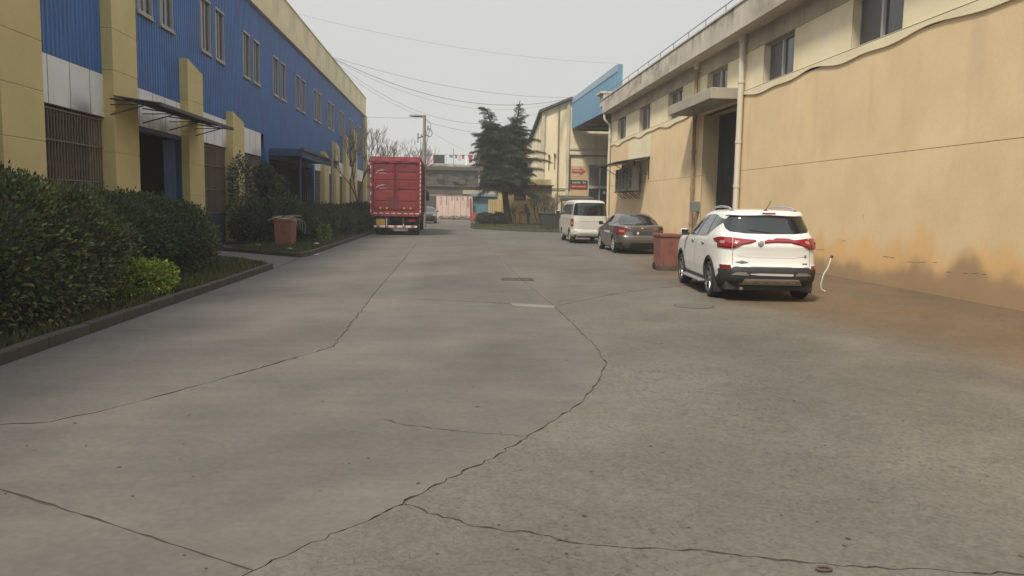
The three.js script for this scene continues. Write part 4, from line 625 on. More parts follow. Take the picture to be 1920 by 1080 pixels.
function carBody(S, wheelsZ, R, yw, sill) {
  const phis = [], N = 90, M2 = 24; // ends sampled evenly in x, sides evenly in z
  const s45 = 0.97, push = (a, b) => phis.push(Math.atan2(a, b));
  for (let i = 0; i < M2; i++) push(lerp(-1, 1, i / M2) * 1, 1);
  for (let i = 0; i < N; i++) push(1, lerp(1, -1, i / N));
  for (let i = 0; i < M2; i++) push(lerp(1, -1, i / M2), -1);
  for (let i = 0; i < N; i++) push(-1, lerp(-1, 1, i / N));
  const ys = []; const r = S.rows; for (let i = 0; i + 1 < r.length; i++) { const n = Math.max(1, Math.ceil((r[i + 1][0] - r[i][0]) / 0.03)); for (let k = 0; k < n; k++) ys.push(lerp(r[i][0], r[i + 1][0], k / n)); } ys.push(r[r.length - 1][0]);
  const pos = [], idx = [], L = phis.length;
  const low = phis.map(f => { const p = S.pt(f, 0.45); if (Math.abs(p[0]) < S.at(0.45)[0] * 0.72) return sill; let y = sill; for (const zw of wheelsZ) { const d = Math.abs(p[2] - zw); if (d < R) y = Math.max(y, yw + Math.sqrt(R * R - d * d)); } return y; });
  for (const y of ys) for (let i = 0; i < L; i++) pos.push(...S.pt(phis[i], Math.max(y, low[i])));
  const c = pos.length / 3; const t = r[r.length - 1]; pos.push(0, t[0] + 0.003, (t[2] + t[3]) / 2);
  for (let j = 0; j + 1 < ys.length; j++) for (let i = 0; i < L; i++) { const n = (i + 1) % L; if (ys[j + 1] <= Math.min(low[i], low[n])) continue; const a = j * L + i, b = j * L + n; idx.push(a, b, b + L, a, b + L, a + L); }
  for (let i = 0; i < L; i++) idx.push((ys.length - 1) * L + i, (ys.length - 1) * L + (i + 1) % L, c);
  let g = new THREE.BufferGeometry(); g.setAttribute('position', new THREE.Float32BufferAttribute(pos, 3)); g.setIndex(idx); g = mergeVertices(g, 1e-5); g.computeVertexNormals(); return norm(g);
}
// a patch lying on the body: columns [phi, yLow, yHigh], lifted off the surface
function patch(S, cols, off = 0.006, nx = 6, ny = 6) {
  const C = []; for (let i = 0; i + 1 < cols.length; i++) for (let k = 0; k < nx; k++) C.push([0, 1, 2].map(q => lerp(cols[i][q], cols[i + 1][q], k / nx))); C.push(cols[cols.length - 1]);
  const pos = [], idx = []; const nrm = (f, y) => { const e = 0.01, p = S.pt(f, y), a = S.pt(f + e, y), b = S.pt(f, y + e), b0 = S.pt(f, y - e); const u = [a[0] - p[0], a[1] - p[1], a[2] - p[2]], v = [b[0] - b0[0], b[1] - b0[1], b[2] - b0[2]]; const n = V(u[1] * v[2] - u[2] * v[1], u[2] * v[0] - u[0] * v[2], u[0] * v[1] - u[1] * v[0]).normalize(); if (n.dot(V(p[0], 0, p[2])) < 0) n.negate(); return n; };
  for (const [f, a, b] of C) for (let j = 0; j <= ny; j++) { const y = lerp(a, b, j / ny), p = S.pt(f, y), n = nrm(f, y); pos.push(p[0] + n.x * off, p[1] + n.y * off, p[2] + n.z * off); }
  for (let i = 0; i + 1 < C.length; i++) for (let j = 0; j < ny; j++) { const k = i * (ny + 1) + j; idx.push(k, k + 1, k + ny + 2, k, k + ny + 2, k + ny + 1); }
  const g = new THREE.BufferGeometry(); g.setAttribute('position', new THREE.Float32BufferAttribute(pos, 3)); g.setIndex(idx); g.computeVertexNormals(); return norm(g);
}
function lens(S, cols, off, th = 0.02) { return [patch(S, cols, off + th * 0.4), patch(S, cols.map(([f, a, b]) => { const m = (a + b) / 2, h = (b - a) * 0.36; return [f, m - h, m + h]; }), off + th)]; }
// strip along points [phi, y] on the body
function strip(S, pts, half, off, vertical) { return patch(S, pts.map(([f, y]) => vertical ? [f, y - half, y + half] : [f, y - half, y + half]), off, 6, 1); }
function vseam(S, f, y0, y1, w = 0.004, off = 0.003) { const p = S.pt(f, (y0 + y1) / 2), q = S.pt(f + 0.001, (y0 + y1) / 2), d = Math.hypot(p[0] - q[0], p[2] - q[2]) / 0.001, e = w / Math.max(d, 0.05); return patch(S, [[f - e, y0, y1], [f + e, y0, y1]], off, 1, 10); }
function archRing(S, s, zw, yw, r0, r1, off = 0.012, ymin = 0.24) {
  const pos = [], idx = [], n = 40, m = 3; for (let i = 0; i <= n; i++) { const a = lerp(-0.28, Math.PI + 0.28, i / n); for (let j = 0; j <= m; j++) { const r = lerp(r0, r1, j / m), z = zw + Math.cos(a) * r, y = Math.max(ymin, yw + Math.sin(a) * r), f = S.side(s, z, y), p = S.pt(f, y); pos.push(p[0] + s * (j === 0 ? -0.03 : off), p[1], p[2]); } }
  for (let i = 0; i < n; i++) for (let j = 0; j < m; j++) { const k = i * (m + 1) + j; idx.push(k, k + 1, k + m + 2, k, k + m + 2, k + m + 1); }
  const g = new THREE.BufferGeometry(); g.setAttribute('position', new THREE.Float32BufferAttribute(pos, 3)); g.setIndex(idx); g.computeVertexNormals(); return norm(g);
}
function wheelOn(t, s, x, y, z, R, w, rimR, spokes, rimMat = carMat.silver) {
  const h = w / 2, pr = [[rimR - 0.02, -h * 0.8], [rimR + 0.01, -h * 0.95], [R - 0.045, -h], [R - 0.012, -h * 0.86], [R, -h * 0.6], [R, h * 0.6], [R - 0.012, h * 0.86], [R - 0.045, h], [rimR + 0.01, h * 0.95], [rimR - 0.02, h * 0.8]];
  const W = sub('wheel', t); W.position.set(x, y, z);
  const ty = new THREE.LatheGeometry(pr.map(p => new THREE.Vector2(...p)), 40); ty.rotateZ(-Math.PI / 2); part('tyre', ty, carMat.tyre, W);
  const face = s * (h * 0.72), parts = []; const barrel = new THREE.CylinderGeometry(rimR, rimR, w * 0.9, 32, 1, true); barrel.rotateZ(Math.PI / 2); const lip = new THREE.TorusGeometry(rimR - 0.006, 0.012, 6, 36); lip.rotateY(Math.PI / 2); lip.translate(s * h * 0.9, 0, 0); parts.push(lip);
  const hub = new THREE.CylinderGeometry(0.055, 0.06, 0.05, 16); hub.rotateZ(Math.PI / 2); hub.translate(face, 0, 0); parts.push(hub);
  for (let i = 0; i < spokes; i++) { const a = i / spokes * Math.PI * 2 + 0.3; for (const da of [-0.12, 0.12]) parts.push(bar([face, Math.cos(a + da * 1.5) * 0.05, Math.sin(a + da * 1.5) * 0.05], [s * h * 0.8, Math.cos(a + da) * (rimR - 0.01), Math.sin(a + da) * (rimR - 0.01)], 0.028, 0.026)); }
  part('rim', parts, rimMat, W); const bd = new THREE.CylinderGeometry(rimR * 0.99, rimR * 0.99, 0.02, 24); bd.rotateZ(Math.PI / 2); bd.translate(s * 0.02, 0, 0); part('brake_disc', [bd, barrel], carMat.seam, W);
}
function mirrorOn(t, s, x, y, z, m, c = 1) { const g = new RoundedBoxGeometry(0.2 * c, 0.17 * c, 0.11, 3, 0.045); g.translate(s * (x + 0.13), y + 0.06, z); const q = part('door_mirror', [g], m, t); part('mirror_glass', [new RoundedBoxGeometry(0.17 * c, 0.14 * c, 0.01, 2, 0.004).translate(s * (x + 0.13), y + 0.06, z + 0.057)], carMat.glass, q); part('mirror_arm', [bar([s * (x - 0.02), y, z], [s * (x + 0.06), y + 0.03, z], 0.05)], carMat.plastic, q); }

// ---- the white car near the warehouse wall
{
  const t = thing('parked_car', 'white crossover car with red tail lights parked nearest the camera', 'car', [5.87, 0, -16.07], -5 * Math.PI / 180);
  const S = carSurface([[0.28, 0.86, -2.12, 2.1, 7], [0.4, 0.905, -2.24, 2.235, 7], [0.56, 0.925, -2.28, 2.25, 7], [0.63, 0.927, -2.28, 2.22, 7], [0.7, 0.927, -2.27, 2.19, 7], [0.82, 0.925, -2.25, 2.175, 7], [0.93, 0.925, -2.2, 2.185, 6.5], [1.0, 0.922, -2.08, 2.195, 6.5], [1.06, 0.912, -1.75, 2.185, 6], [1.11, 0.9, -1.22, 2.13, 6], [1.17, 0.883, -1.02, 2.08, 6], [1.25, 0.857, -0.88, 2.02, 5.5], [1.4, 0.8, -0.58, 1.93, 5], [1.52, 0.745, -0.3, 1.86, 5], [1.565, 0.72, -0.16, 1.87, 5], [1.6, 0.69, 0.0, 1.84, 5], [1.625, 0.65, 0.12, 1.72, 4.5], [1.645, 0.57, 0.25, 1.55, 4], [1.66, 0.42, 0.4, 1.3, 3.5], [1.668, 0.15, 0.6, 1.05, 3]]);
  const zR = 1.33, zF = -1.33, R = 0.4, yw = 0.345;
  part('body', carBody(S, [zF, zR], R, yw, 0.28), carMat.white, t);
  part('underbody', [box(-0.8, 0.8, 0.2, 0.5, -0.9, 0.9), box(-0.62, 0.62, 0.2, 0.75, -2.0, 2.0), box(-0.78, 0.78, 0.22, 0.5, 1.78, 2.1), box(-0.72, 0.72, 0.55, 0.9, 1.0, 1.7), box(-0.72, 0.72, 0.55, 0.9, -1.7, -1.0)], carMat.seam, t);
  // glass
  const tx = (x, a, b) => [S.tail(x, (a + b) / 2), a, b];
  part('rear_window', [patch(S, [tx(-0.735, 1.40, 1.47), tx(-0.7, 1.31, 1.535), tx(-0.64, 1.255, 1.552), tx(-0.4, 1.228, 1.56), tx(0, 1.222, 1.562), tx(0.4, 1.228, 1.56), tx(0.64, 1.255, 1.552), tx(0.7, 1.31, 1.535), tx(0.735, 1.40, 1.47)], 0.006, 4, 10)], carMat.glass, t);
  for (const s of [-1, 1]) {
    const c = (z, a, b) => [S.side(s, z, (a + b) / 2), a, b];
    part('side_window', [patch(S, [c(-0.92, 1.135, 1.15), c(-0.55, 1.14, 1.36), c(-0.25, 1.145, 1.47), c(0.1, 1.15, 1.535), c(0.45, 1.155, 1.56), c(0.8, 1.165, 1.56), c(1.05, 1.18, 1.545), c(1.2, 1.23, 1.53), c(1.42, 1.33, 1.50), c(1.66, 1.425, 1.475), c(1.76, 1.45, 1.47)], 0.006, 4, 8)], carMat.glass, t);
    const pil = (z0, z1, ya, yb, w) => patch(S, [[S.side(s, z0 - w, ya), ya, yb], [S.side(s, z0 + w, ya), ya, yb]], 0.01, 1, 8);
    part('window_pillar', [pil(0.12, 0, 1.15, 1.53, 0.04), pil(0.98, 0, 1.18, 1.545, 0.03)], carMat.frameGrey, t);
    part('window_trim', [patch(S, [c(-0.9, 1.12, 1.135), c(0, 1.13, 1.146), c(0.95, 1.148, 1.164), c(1.12, 1.175, 1.192)], 0.011, 4, 1)], carMat.chrome, t);
    part('door_seam', [vseam(S, S.side(s, -0.98, 0.8), 0.42, 1.1), vseam(S, S.side(s, 0.1, 0.8), 0.36, 1.14), vseam(S, S.side(s, 1.0, 0.9), 0.72, 1.16)], carMat.seam, t);
    for (const z of [-0.12, 0.8]) { const f = S.side(s, z, 1.0), p = S.pt(f, 1.01); const h = part('door_handle', [rbox(p[0] + s * 0.012 - 0.014, p[0] + s * 0.012 + 0.014, 0.995, 1.03, z - 0.1, z + 0.1, 0.012)], carMat.chrome, t); part('handle_cup', [patch(S, [[S.side(s, z - 0.05, 1.0), 0.985, 1.03], [S.side(s, z, 1.0), 0.965, 1.05], [S.side(s, z + 0.06, 1.0), 0.985, 1.03]], 0.004, 3, 3)], carMat.frameGrey, h); }
    part('wheel_arch_trim', [archRing(S, s, zR, yw, R - 0.005, R + 0.045), archRing(S, s, zF, yw, R - 0.005, R + 0.045)], carMat.plastic, t);
    part('sill_trim', [patch(S, [c(-0.95, 0.28, 0.36), c(0.95, 0.28, 0.36)], 0.012, 8, 2)], carMat.plastic, t);
    part('running_board', [rbox(s * 0.84, s * 1.0, 0.25, 0.29, -0.92, 0.9, 0.012)], carMat.silver, t);
    // lamps: outer unit round the corner, inner unit on the tailgate
    const q = (x, a, b) => [S.tail(s * x, (a + b) / 2), a, b];
    const tl = part('tail_light', lens(S, [c(1.56, 1.1, 1.115), c(1.72, 1.065, 1.145), c(1.95, 1.01, 1.155), q(0.86, 0.975, 1.155), q(0.69, 0.958, 1.15)], 0.006), carMat.red, t);
    part('lamp_core', [patch(S, [q(0.84, 1.04, 1.08), q(0.785, 1.03, 1.09)], 0.034, 3, 3)], carMat.clear, tl);
    const t2 = part('tail_light', lens(S, [q(0.68, 0.958, 1.148), q(0.6, 0.99, 1.14), q(0.5, 1.035, 1.128), q(0.36, 1.06, 1.118), q(0.28, 1.082, 1.108)], 0.006), carMat.red, t);
    part('lamp_core', [patch(S, [q(0.65, 1.04, 1.09), q(0.58, 1.06, 1.08)], 0.034, 3, 3)], carMat.clear, t2);
    part('hatch_seam', [vseam(S, S.tail(s * 0.685, 0.8), 0.66, 1.2, 0.004)], carMat.seam, t);
    part('bumper_reflector', [patch(S, [c(2.02, 0.6, 0.635), q(0.86, 0.585, 0.662), q(0.71, 0.595, 0.662)], 0.01, 4, 2)], carMat.redDeep, t);
    part('bumper_blade', [patch(S, [q(0.7, 0.492, 0.5), q(0.62, 0.49, 0.545), q(0.46, 0.49, 0.545), q(0.41, 0.492, 0.5)], 0.02, 4, 2)], carMat.chrome, t);
    const rail = []; for (let i = 0; i <= 8; i++) { const u = i / 8, z = lerp(-0.05, 1.55, u); rail.push([s * lerp(0.56, 0.58, u), 1.635 + 0.075 * Math.pow(Math.sin(Math.PI * clamp(u)), 0.45), z]); } const rt = tube(rail, 0.02, 30, 8); part('roof_rail', rt, carMat.silver, t);
    mirrorOn(t, s, 0.86, 1.1, -0.72, carMat.white, 0.85);
    wheelOn(t, s, s * 0.805, yw, zR, 0.345, 0.225, 0.235, 5, carMat.rimDark); wheelOn(t, s, s * 0.805, yw, zF, 0.345, 0.225, 0.235, 5, carMat.rimDark);
    part('mud_flap', box(s * 0.7, s * 0.9, 0.14, 0.4, 1.72, 1.735), carMat.plastic, t);
  }
  part('light_bar', lens(S, [tx(-0.14, 1.055, 1.09), tx(-0.05, 1.062, 1.125), tx(0.02, 1.065, 1.118), tx(0.08, 1.066, 1.148), tx(0.3, 1.066, 1.145), tx(0.4, 1.066, 1.115), tx(0.5, 1.066, 1.1)].map(c => c), 0.008), carMat.red, t);
  const em = new THREE.SphereGeometry(0.055, 18, 10); em.scale(1, 1, 0.25); part('badge', em, carMat.silver, t).position.set(-0.21, 1.06, 2.205);
  // lower bumper, blade, skid plate, hatch lower edge
  const L = (z, a, b) => [S.side(-1, z, (a + b) / 2), a, b], Rr = (z, a, b) => [S.side(1, z, (a + b) / 2), a, b];
  part('rear_bumper', [patch(S, [L(1.74, 0.285, 0.42), L(1.9, 0.285, 0.5), L(2.05, 0.285, 0.585), tx(-0.86, 0.285, 0.585), tx(-0.7, 0.285, 0.6), tx(-0.66, 0.285, 0.635), tx(0, 0.285, 0.632), tx(0.66, 0.285, 0.635), tx(0.7, 0.285, 0.6), tx(0.86, 0.285, 0.585), Rr(2.05, 0.285, 0.585), Rr(1.9, 0.285, 0.5), Rr(1.74, 0.285, 0.42)], 0.012, 6, 6)], carMat.plastic, t);
  part('bumper_strip', [patch(S, [tx(-0.38, 0.505, 0.52), tx(-0.2, 0.49, 0.53), tx(0.38, 0.485, 0.525)], 0.018, 6, 2)], carMat.pale, t);
  const sk = part('skid_plate', [patch(S, [tx(-0.56, 0.335, 0.34), tx(-0.47, 0.335, 0.43), tx(0.47, 0.335, 0.43), tx(0.56, 0.335, 0.34)], 0.03, 6, 3)], carMat.skid, t); for (let i = 0; i < 5; i++) part('slot', [patch(S, [tx(-0.42 + i * 0.19, 0.378, 0.39), tx(-0.33 + i * 0.19, 0.378, 0.39)], 0.036, 2, 1)], carMat.pale, sk);
  part('hatch_seam', [patch(S, [tx(-0.68, 0.66, 0.668), tx(-0.62, 0.64, 0.648), tx(0.62, 0.64, 0.648), tx(0.68, 0.66, 0.668)], 0.004, 4, 1), patch(S, [tx(-0.6, 0.83, 0.836), tx(-0.4, 0.8, 0.806), tx(0.4, 0.8, 0.806), tx(0.6, 0.83, 0.836)], 0.003, 4, 1)], mat([0.3, 0.29, 0.27]), t);
  part('side_badge', [patch(S, [tx(-0.64, 0.715, 0.72), tx(-0.56, 0.7, 0.735), tx(-0.52, 0.685, 0.75), tx(-0.48, 0.7, 0.735), tx(-0.41, 0.715, 0.72)], 0.01, 2, 2)], carMat.frameGrey, t);
  part('model_badge', [patch(S, [tx(0.55, 0.69, 0.715), tx(0.64, 0.69, 0.715)], 0.008, 2, 1), patch(S, [tx(0.585, 0.81, 0.86), tx(0.62, 0.81, 0.86)], 0.008, 2, 1)], carMat.frameGrey, t);
  part('spoiler', [patch(S, [tx(-0.68, 1.55, 1.6), tx(0, 1.562, 1.61), tx(0.68, 1.55, 1.6)], 0.03, 8, 3)], carMat.white, t);
  part('brake_light', [patch(S, [tx(-0.12, 1.567, 1.585), tx(0.12, 1.567, 1.585)], 0.035, 4, 1)], carMat.redDeep, t);
  part('aerial', [rod([0.0, 1.63, 1.58], [0.05, 1.66, 1.6], 0.022), rod([0.02, 1.64, 1.6], [0.08, 1.82, 1.72], 0.006, 6)], carMat.seam, t);
  part('rear_wiper', [bar([0.0, 1.25, 2.035], [-0.38, 1.29, 2.0], 0.018)], carMat.seam, t);
  part('exhaust', [rod([-0.5, 0.24, 1.9], [-0.5, 0.24, 2.12], 0.03, 10)], carMat.silver, t);
}
// ---- saloons
function saloon(name, label, bodyMat, pos, turn) {
  const t = thing(name, label, 'car', pos, turn);
  const S = carSurface([[0.2, 0.8, -2.1, 2.08, 7], [0.34, 0.86, -2.25, 2.24, 7], [0.5, 0.882, -2.28, 2.28, 6.5], [0.62, 0.885, -2.28, 2.26, 6.5], [0.66, 0.885, -2.27, 2.23, 6.5], [0.8, 0.885, -2.22, 2.2, 6], [0.88, 0.882, -2.05, 2.2, 6], [0.94, 0.875, -1.5, 2.2, 6], [0.99, 0.865, -1.05, 2.19, 5.5], [1.02, 0.855, -0.95, 2.1, 5.5], [1.04, 0.845, -0.9, 1.75, 5], [1.1, 0.815, -0.76, 1.58, 5], [1.2, 0.76, -0.55, 1.36, 5], [1.32, 0.69, -0.28, 1.06, 5], [1.39, 0.63, -0.05, 0.84, 4.5], [1.43, 0.55, 0.1, 0.68, 4], [1.45, 0.42, 0.2, 0.55, 3.5], [1.458, 0.12, 0.3, 0.45, 3]]);
  const zR = 1.28, zF = -1.3, R = 0.36, yw = 0.315;
  part('body', carBody(S, [zF, zR], R, yw, 0.2), bodyMat, t);
  part('underbody', [box(-0.76, 0.76, 0.16, 0.45, -0.9, 0.88), box(-0.58, 0.58, 0.17, 0.66, -2.0, 2.0), box(-0.7, 0.7, 0.2, 0.45, 1.7, 2.05), box(-0.68, 0.68, 0.5, 0.78, 0.95, 1.62), box(-0.68, 0.68, 0.5, 0.78, -1.65, -0.98)], carMat.seam, t);
  const q = (x, a, b) => [S.tail(x, (a + b) / 2), a, b];
  part('rear_window', [patch(S, [q(-0.7, 1.1, 1.2), q(-0.6, 1.06, 1.36), q(-0.3, 1.05, 1.385), q(0.3, 1.05, 1.385), q(0.6, 1.06, 1.36), q(0.7, 1.1, 1.2)], 0.005, 5, 10)], carMat.glass, t);
  const nose = (x, y) => Math.PI - S.tail(x, y); part('windscreen', [patch(S, [[nose(-0.68, 1.15), 1.08, 1.2], [nose(-0.5, 1.2), 1.05, 1.36], [nose(0, 1.2), 1.04, 1.385], [nose(0.5, 1.2), 1.05, 1.36], [nose(0.68, 1.15), 1.08, 1.2]], 0.005, 5, 8)], carMat.glass, t);
  for (const s of [-1, 1]) {
    const c = (z, a, b) => [S.side(s, z, (a + b) / 2), a, b], r = (x, a, b) => [S.tail(s * x, (a + b) / 2), a, b], f = (x, a, b) => [Math.PI - S.tail(s * x, (a + b) / 2), a, b];
    part('side_window', [patch(S, [c(-0.72, 1.03, 1.06), c(-0.4, 1.035, 1.22), c(-0.1, 1.04, 1.33), c(0.25, 1.045, 1.37), c(0.6, 1.055, 1.36), c(0.85, 1.07, 1.29), c(1.1, 1.1, 1.2), c(1.28, 1.13, 1.15)], 0.005, 4, 6)], carMat.glass, t);
    part('window_pillar', [patch(S, [c(0.13, 1.04, 1.35), c(0.21, 1.04, 1.36)], 0.009, 1, 6)], carMat.seam, t);
    part('door_seam', [vseam(S, S.side(s, -0.85, 0.7), 0.36, 0.98), vseam(S, S.side(s, 0.18, 0.7), 0.3, 1.03), vseam(S, S.side(s, 1.0, 0.8), 0.66, 1.06)], carMat.seam, t);
    for (const z of [0.0, 0.85]) { const p = S.pt(S.side(s, z, 0.86), 0.87); part('door_handle', [rbox(p[0] + s * 0.01 - 0.012, p[0] + s * 0.01 + 0.012, 0.86, 0.885, z - 0.09, z + 0.09, 0.01)], bodyMat, t); }
    const tl = part('tail_light', lens(S, [c(1.88, 0.86, 0.9), c(2.05, 0.72, 0.94), r(0.84, 0.7, 0.95), r(0.7, 0.7, 0.945), r(0.6, 0.73, 0.93)], 0.006), carMat.red, t); part('lamp_core', [patch(S, [r(0.78, 0.79, 0.86), r(0.63, 0.79, 0.86)], 0.032, 3, 2)], carMat.clear, tl);
    part('headlight', lens(S, [c(-1.9, 0.72, 0.8), f(0.84, 0.66, 0.82), f(0.6, 0.66, 0.78)], 0.006), carMat.pale, t);
    mirrorOn(t, s, 0.84, 1.0, -0.62, bodyMat, 0.85);
    wheelOn(t, s, s * 0.775, yw, zR, 0.315, 0.2, 0.205, 7); wheelOn(t, s, s * 0.775, yw, zF, 0.315, 0.2, 0.205, 7);
    part('boot_seam', [vseam(S, S.tail(s * 0.58, 0.8), 0.56, 1.0, 0.004)], carMat.seam, t);
  }
  part('bumper_insert', [patch(S, [q(-0.84, 0.22, 0.4), q(-0.7, 0.22, 0.43), q(0.7, 0.22, 0.43), q(0.84, 0.22, 0.4)], 0.01, 5, 3)], carMat.plastic, t);
  part('plate_recess', [patch(S, [q(-0.36, 0.68, 0.82), q(0.36, 0.68, 0.82)], 0.006, 5, 3)], carMat.seam, t);
  part('chrome_strip', [patch(S, [q(-0.8, 0.44, 0.455), q(0.8, 0.44, 0.455)], 0.01, 8, 1)], carMat.chrome, t);
  part('lettering', [patch(S, [q(-0.55, 0.9, 0.925), q(-0.38, 0.9, 0.925)], 0.008, 4, 1), patch(S, [q(0.4, 0.9, 0.925), q(0.55, 0.9, 0.925)], 0.008, 4, 1)], carMat.chrome, t); const e = new THREE.SphereGeometry(0.04, 14, 8); e.scale(1, 1, 0.3); part('badge', e, carMat.chrome, t).position.set(0, 0.92, 2.21);
  part('boot_seam', [patch(S, [q(-0.58, 0.56, 0.566), q(0.58, 0.56, 0.566)], 0.004, 5, 1)], carMat.seam, t);
  part('grille', [patch(S, [[nose(-0.5, 0.6), 0.52, 0.68], [nose(0.5, 0.6), 0.52, 0.68]], 0.008, 6, 3)], carMat.seam, t);
  return t;
}
saloon('parked_car', 'dark bronze saloon parked between the red bin and the white van', carMat.bronze, [6.72, 0, -30.35], 0.005);
saloon('parked_car', 'black saloon half hidden behind the red truck', carMat.black, [-2.35, 0, -72], Math.PI);
// ---- the white van
{
  const t = thing('van', 'white minibus van with a large rear window parked beyond the saloon', 'van', [6.2, 0, -38.3], 0.0);
  const S = carSurface([[0.3, 0.8, -2.3, 2.3, 9], [0.42, 0.835, -2.42, 2.42, 9], [0.6, 0.845, -2.45, 2.44, 9], [0.64, 0.845, -2.45, 2.38, 9], [1.0, 0.845, -2.42, 2.38, 9], [1.15, 0.84, -2.3, 2.37, 8], [1.25, 0.83, -2.1, 2.36, 8], [1.5, 0.8, -1.75, 2.32, 8], [1.75, 0.765, -1.42, 2.28, 7], [1.86, 0.74, -1.28, 2.24, 6.5], [1.92, 0.7, -1.18, 2.16, 6], [1.955, 0.6, -1.0, 2.02, 5], [1.975, 0.4, -0.8, 1.8, 4], [1.98, 0.1, -0.5, 1.5, 3]]);
  const zR = 1.42, zF = -1.2, R = 0.37, yw = 0.32; part('body', carBody(S, [zF, zR], R, yw, 0.3), carMat.vanWhite, t);
  part('underbody', [box(-0.72, 0.72, 0.24, 0.5, -0.8, 1.0), box(-0.55, 0.55, 0.26, 0.7, -2.2, 2.2), box(-0.65, 0.65, 0.55, 0.8, 1.05, 1.8), box(-0.65, 0.65, 0.55, 0.8, -1.6, -0.82), box(-0.7, 0.7, 0.28, 0.5, 1.85, 2.25)], carMat.seam, t);
  const q = (x, a, b) => [S.tail(x, (a + b) / 2), a, b];
  part('rear_window', [patch(S, [q(-0.74, 1.3, 1.76), q(-0.69, 1.27, 1.83), q(-0.4, 1.26, 1.85), q(0.4, 1.26, 1.85), q(0.69, 1.27, 1.83), q(0.74, 1.3, 1.76)], 0.006, 4, 8)], carMat.glass, t);
  part('tailgate_seam', [vseam(S, S.tail(-0.77, 1.2), 0.66, 1.85), vseam(S, S.tail(0.77, 1.2), 0.66, 1.85), patch(S, [q(-0.76, 0.66, 0.668), q(0.76, 0.66, 0.668)], 0.004, 6, 1), patch(S, [q(-0.45, 1.0, 1.006), q(0.45, 1.0, 1.006)], 0.004, 4, 1)], carMat.seam, t);
  part('rear_bumper', [patch(S, [[S.side(-1, 2.1, 0.5), 0.36, 0.62], q(-0.8, 0.36, 0.63), q(0.8, 0.36, 0.63), [S.side(1, 2.1, 0.5), 0.36, 0.62]], 0.03, 8, 3)], carMat.vanWhite, t); part('bumper_step', [patch(S, [q(-0.7, 0.3, 0.38), q(0.7, 0.3, 0.38)], 0.02, 6, 2)], carMat.plastic, t);
  for (const s of [-1, 1]) {
    const c = (z, a, b) => [S.side(s, z, (a + b) / 2), a, b], r = (x, a, b) => [S.tail(s * x, (a + b) / 2), a, b];
    const tl = part('tail_light', lens(S, [c(2.18, 0.78, 1.12), r(0.83, 0.78, 1.12), r(0.76, 0.8, 1.1)], 0.006), carMat.red, t); part('indicator', [patch(S, [c(2.2, 0.86, 0.98), r(0.82, 0.86, 0.98), r(0.765, 0.86, 0.98)], 0.032, 4, 2)], carMat.amber, tl);
    for (const [a, b] of [[-0.55, 0.15], [0.22, 1.05], [1.12, 2.0]]) { part('side_window', [patch(S, [c(a, 1.3, 1.76), c(b, 1.3, 1.78)], 0.006, 6, 5)], carMat.glass, t); part('window_divider', [patch(S, [c((a + b) / 2 - 0.015, 1.31, 1.77), c((a + b) / 2 + 0.015, 1.31, 1.77)], 0.011, 1, 4)], carMat.silver, t); }
    part('front_window', [patch(S, [c(-1.45, 1.28, 1.36), c(-1.05, 1.28, 1.7), c(-0.65, 1.28, 1.74)], 0.006, 5, 5)], carMat.glass, t);
    part('door_seam', [vseam(S, S.side(s, -0.6, 1), 0.45, 1.8), vseam(S, S.side(s, 0.6, 1), 0.4, 1.8), patch(S, [c(-1.6, 1.1, 1.108), c(2.1, 1.1, 1.108)], 0.004, 10, 1)], carMat.seam, t);
    part('drip_rail', [patch(S, [c(-1.0, 1.86, 1.885), c(2.0, 1.86, 1.885)], 0.012, 10, 1)], carMat.vanWhite, t);
    mirrorOn(t, s, 0.84, 1.3, -1.75, s < 0 ? carMat.vanWhite : carMat.plastic, 1.15);
    wheelOn(t, s, s * 0.72, yw, zR, 0.325, 0.19, 0.19, 6, carMat.silver); wheelOn(t, s, s * 0.72, yw, zF, 0.325, 0.19, 0.19, 6, carMat.silver);
    part('mud_flap', box(s * 0.6, s * 0.82, 0.12, 0.42, 1.83, 1.845), carMat.plastic, t);
  }
}
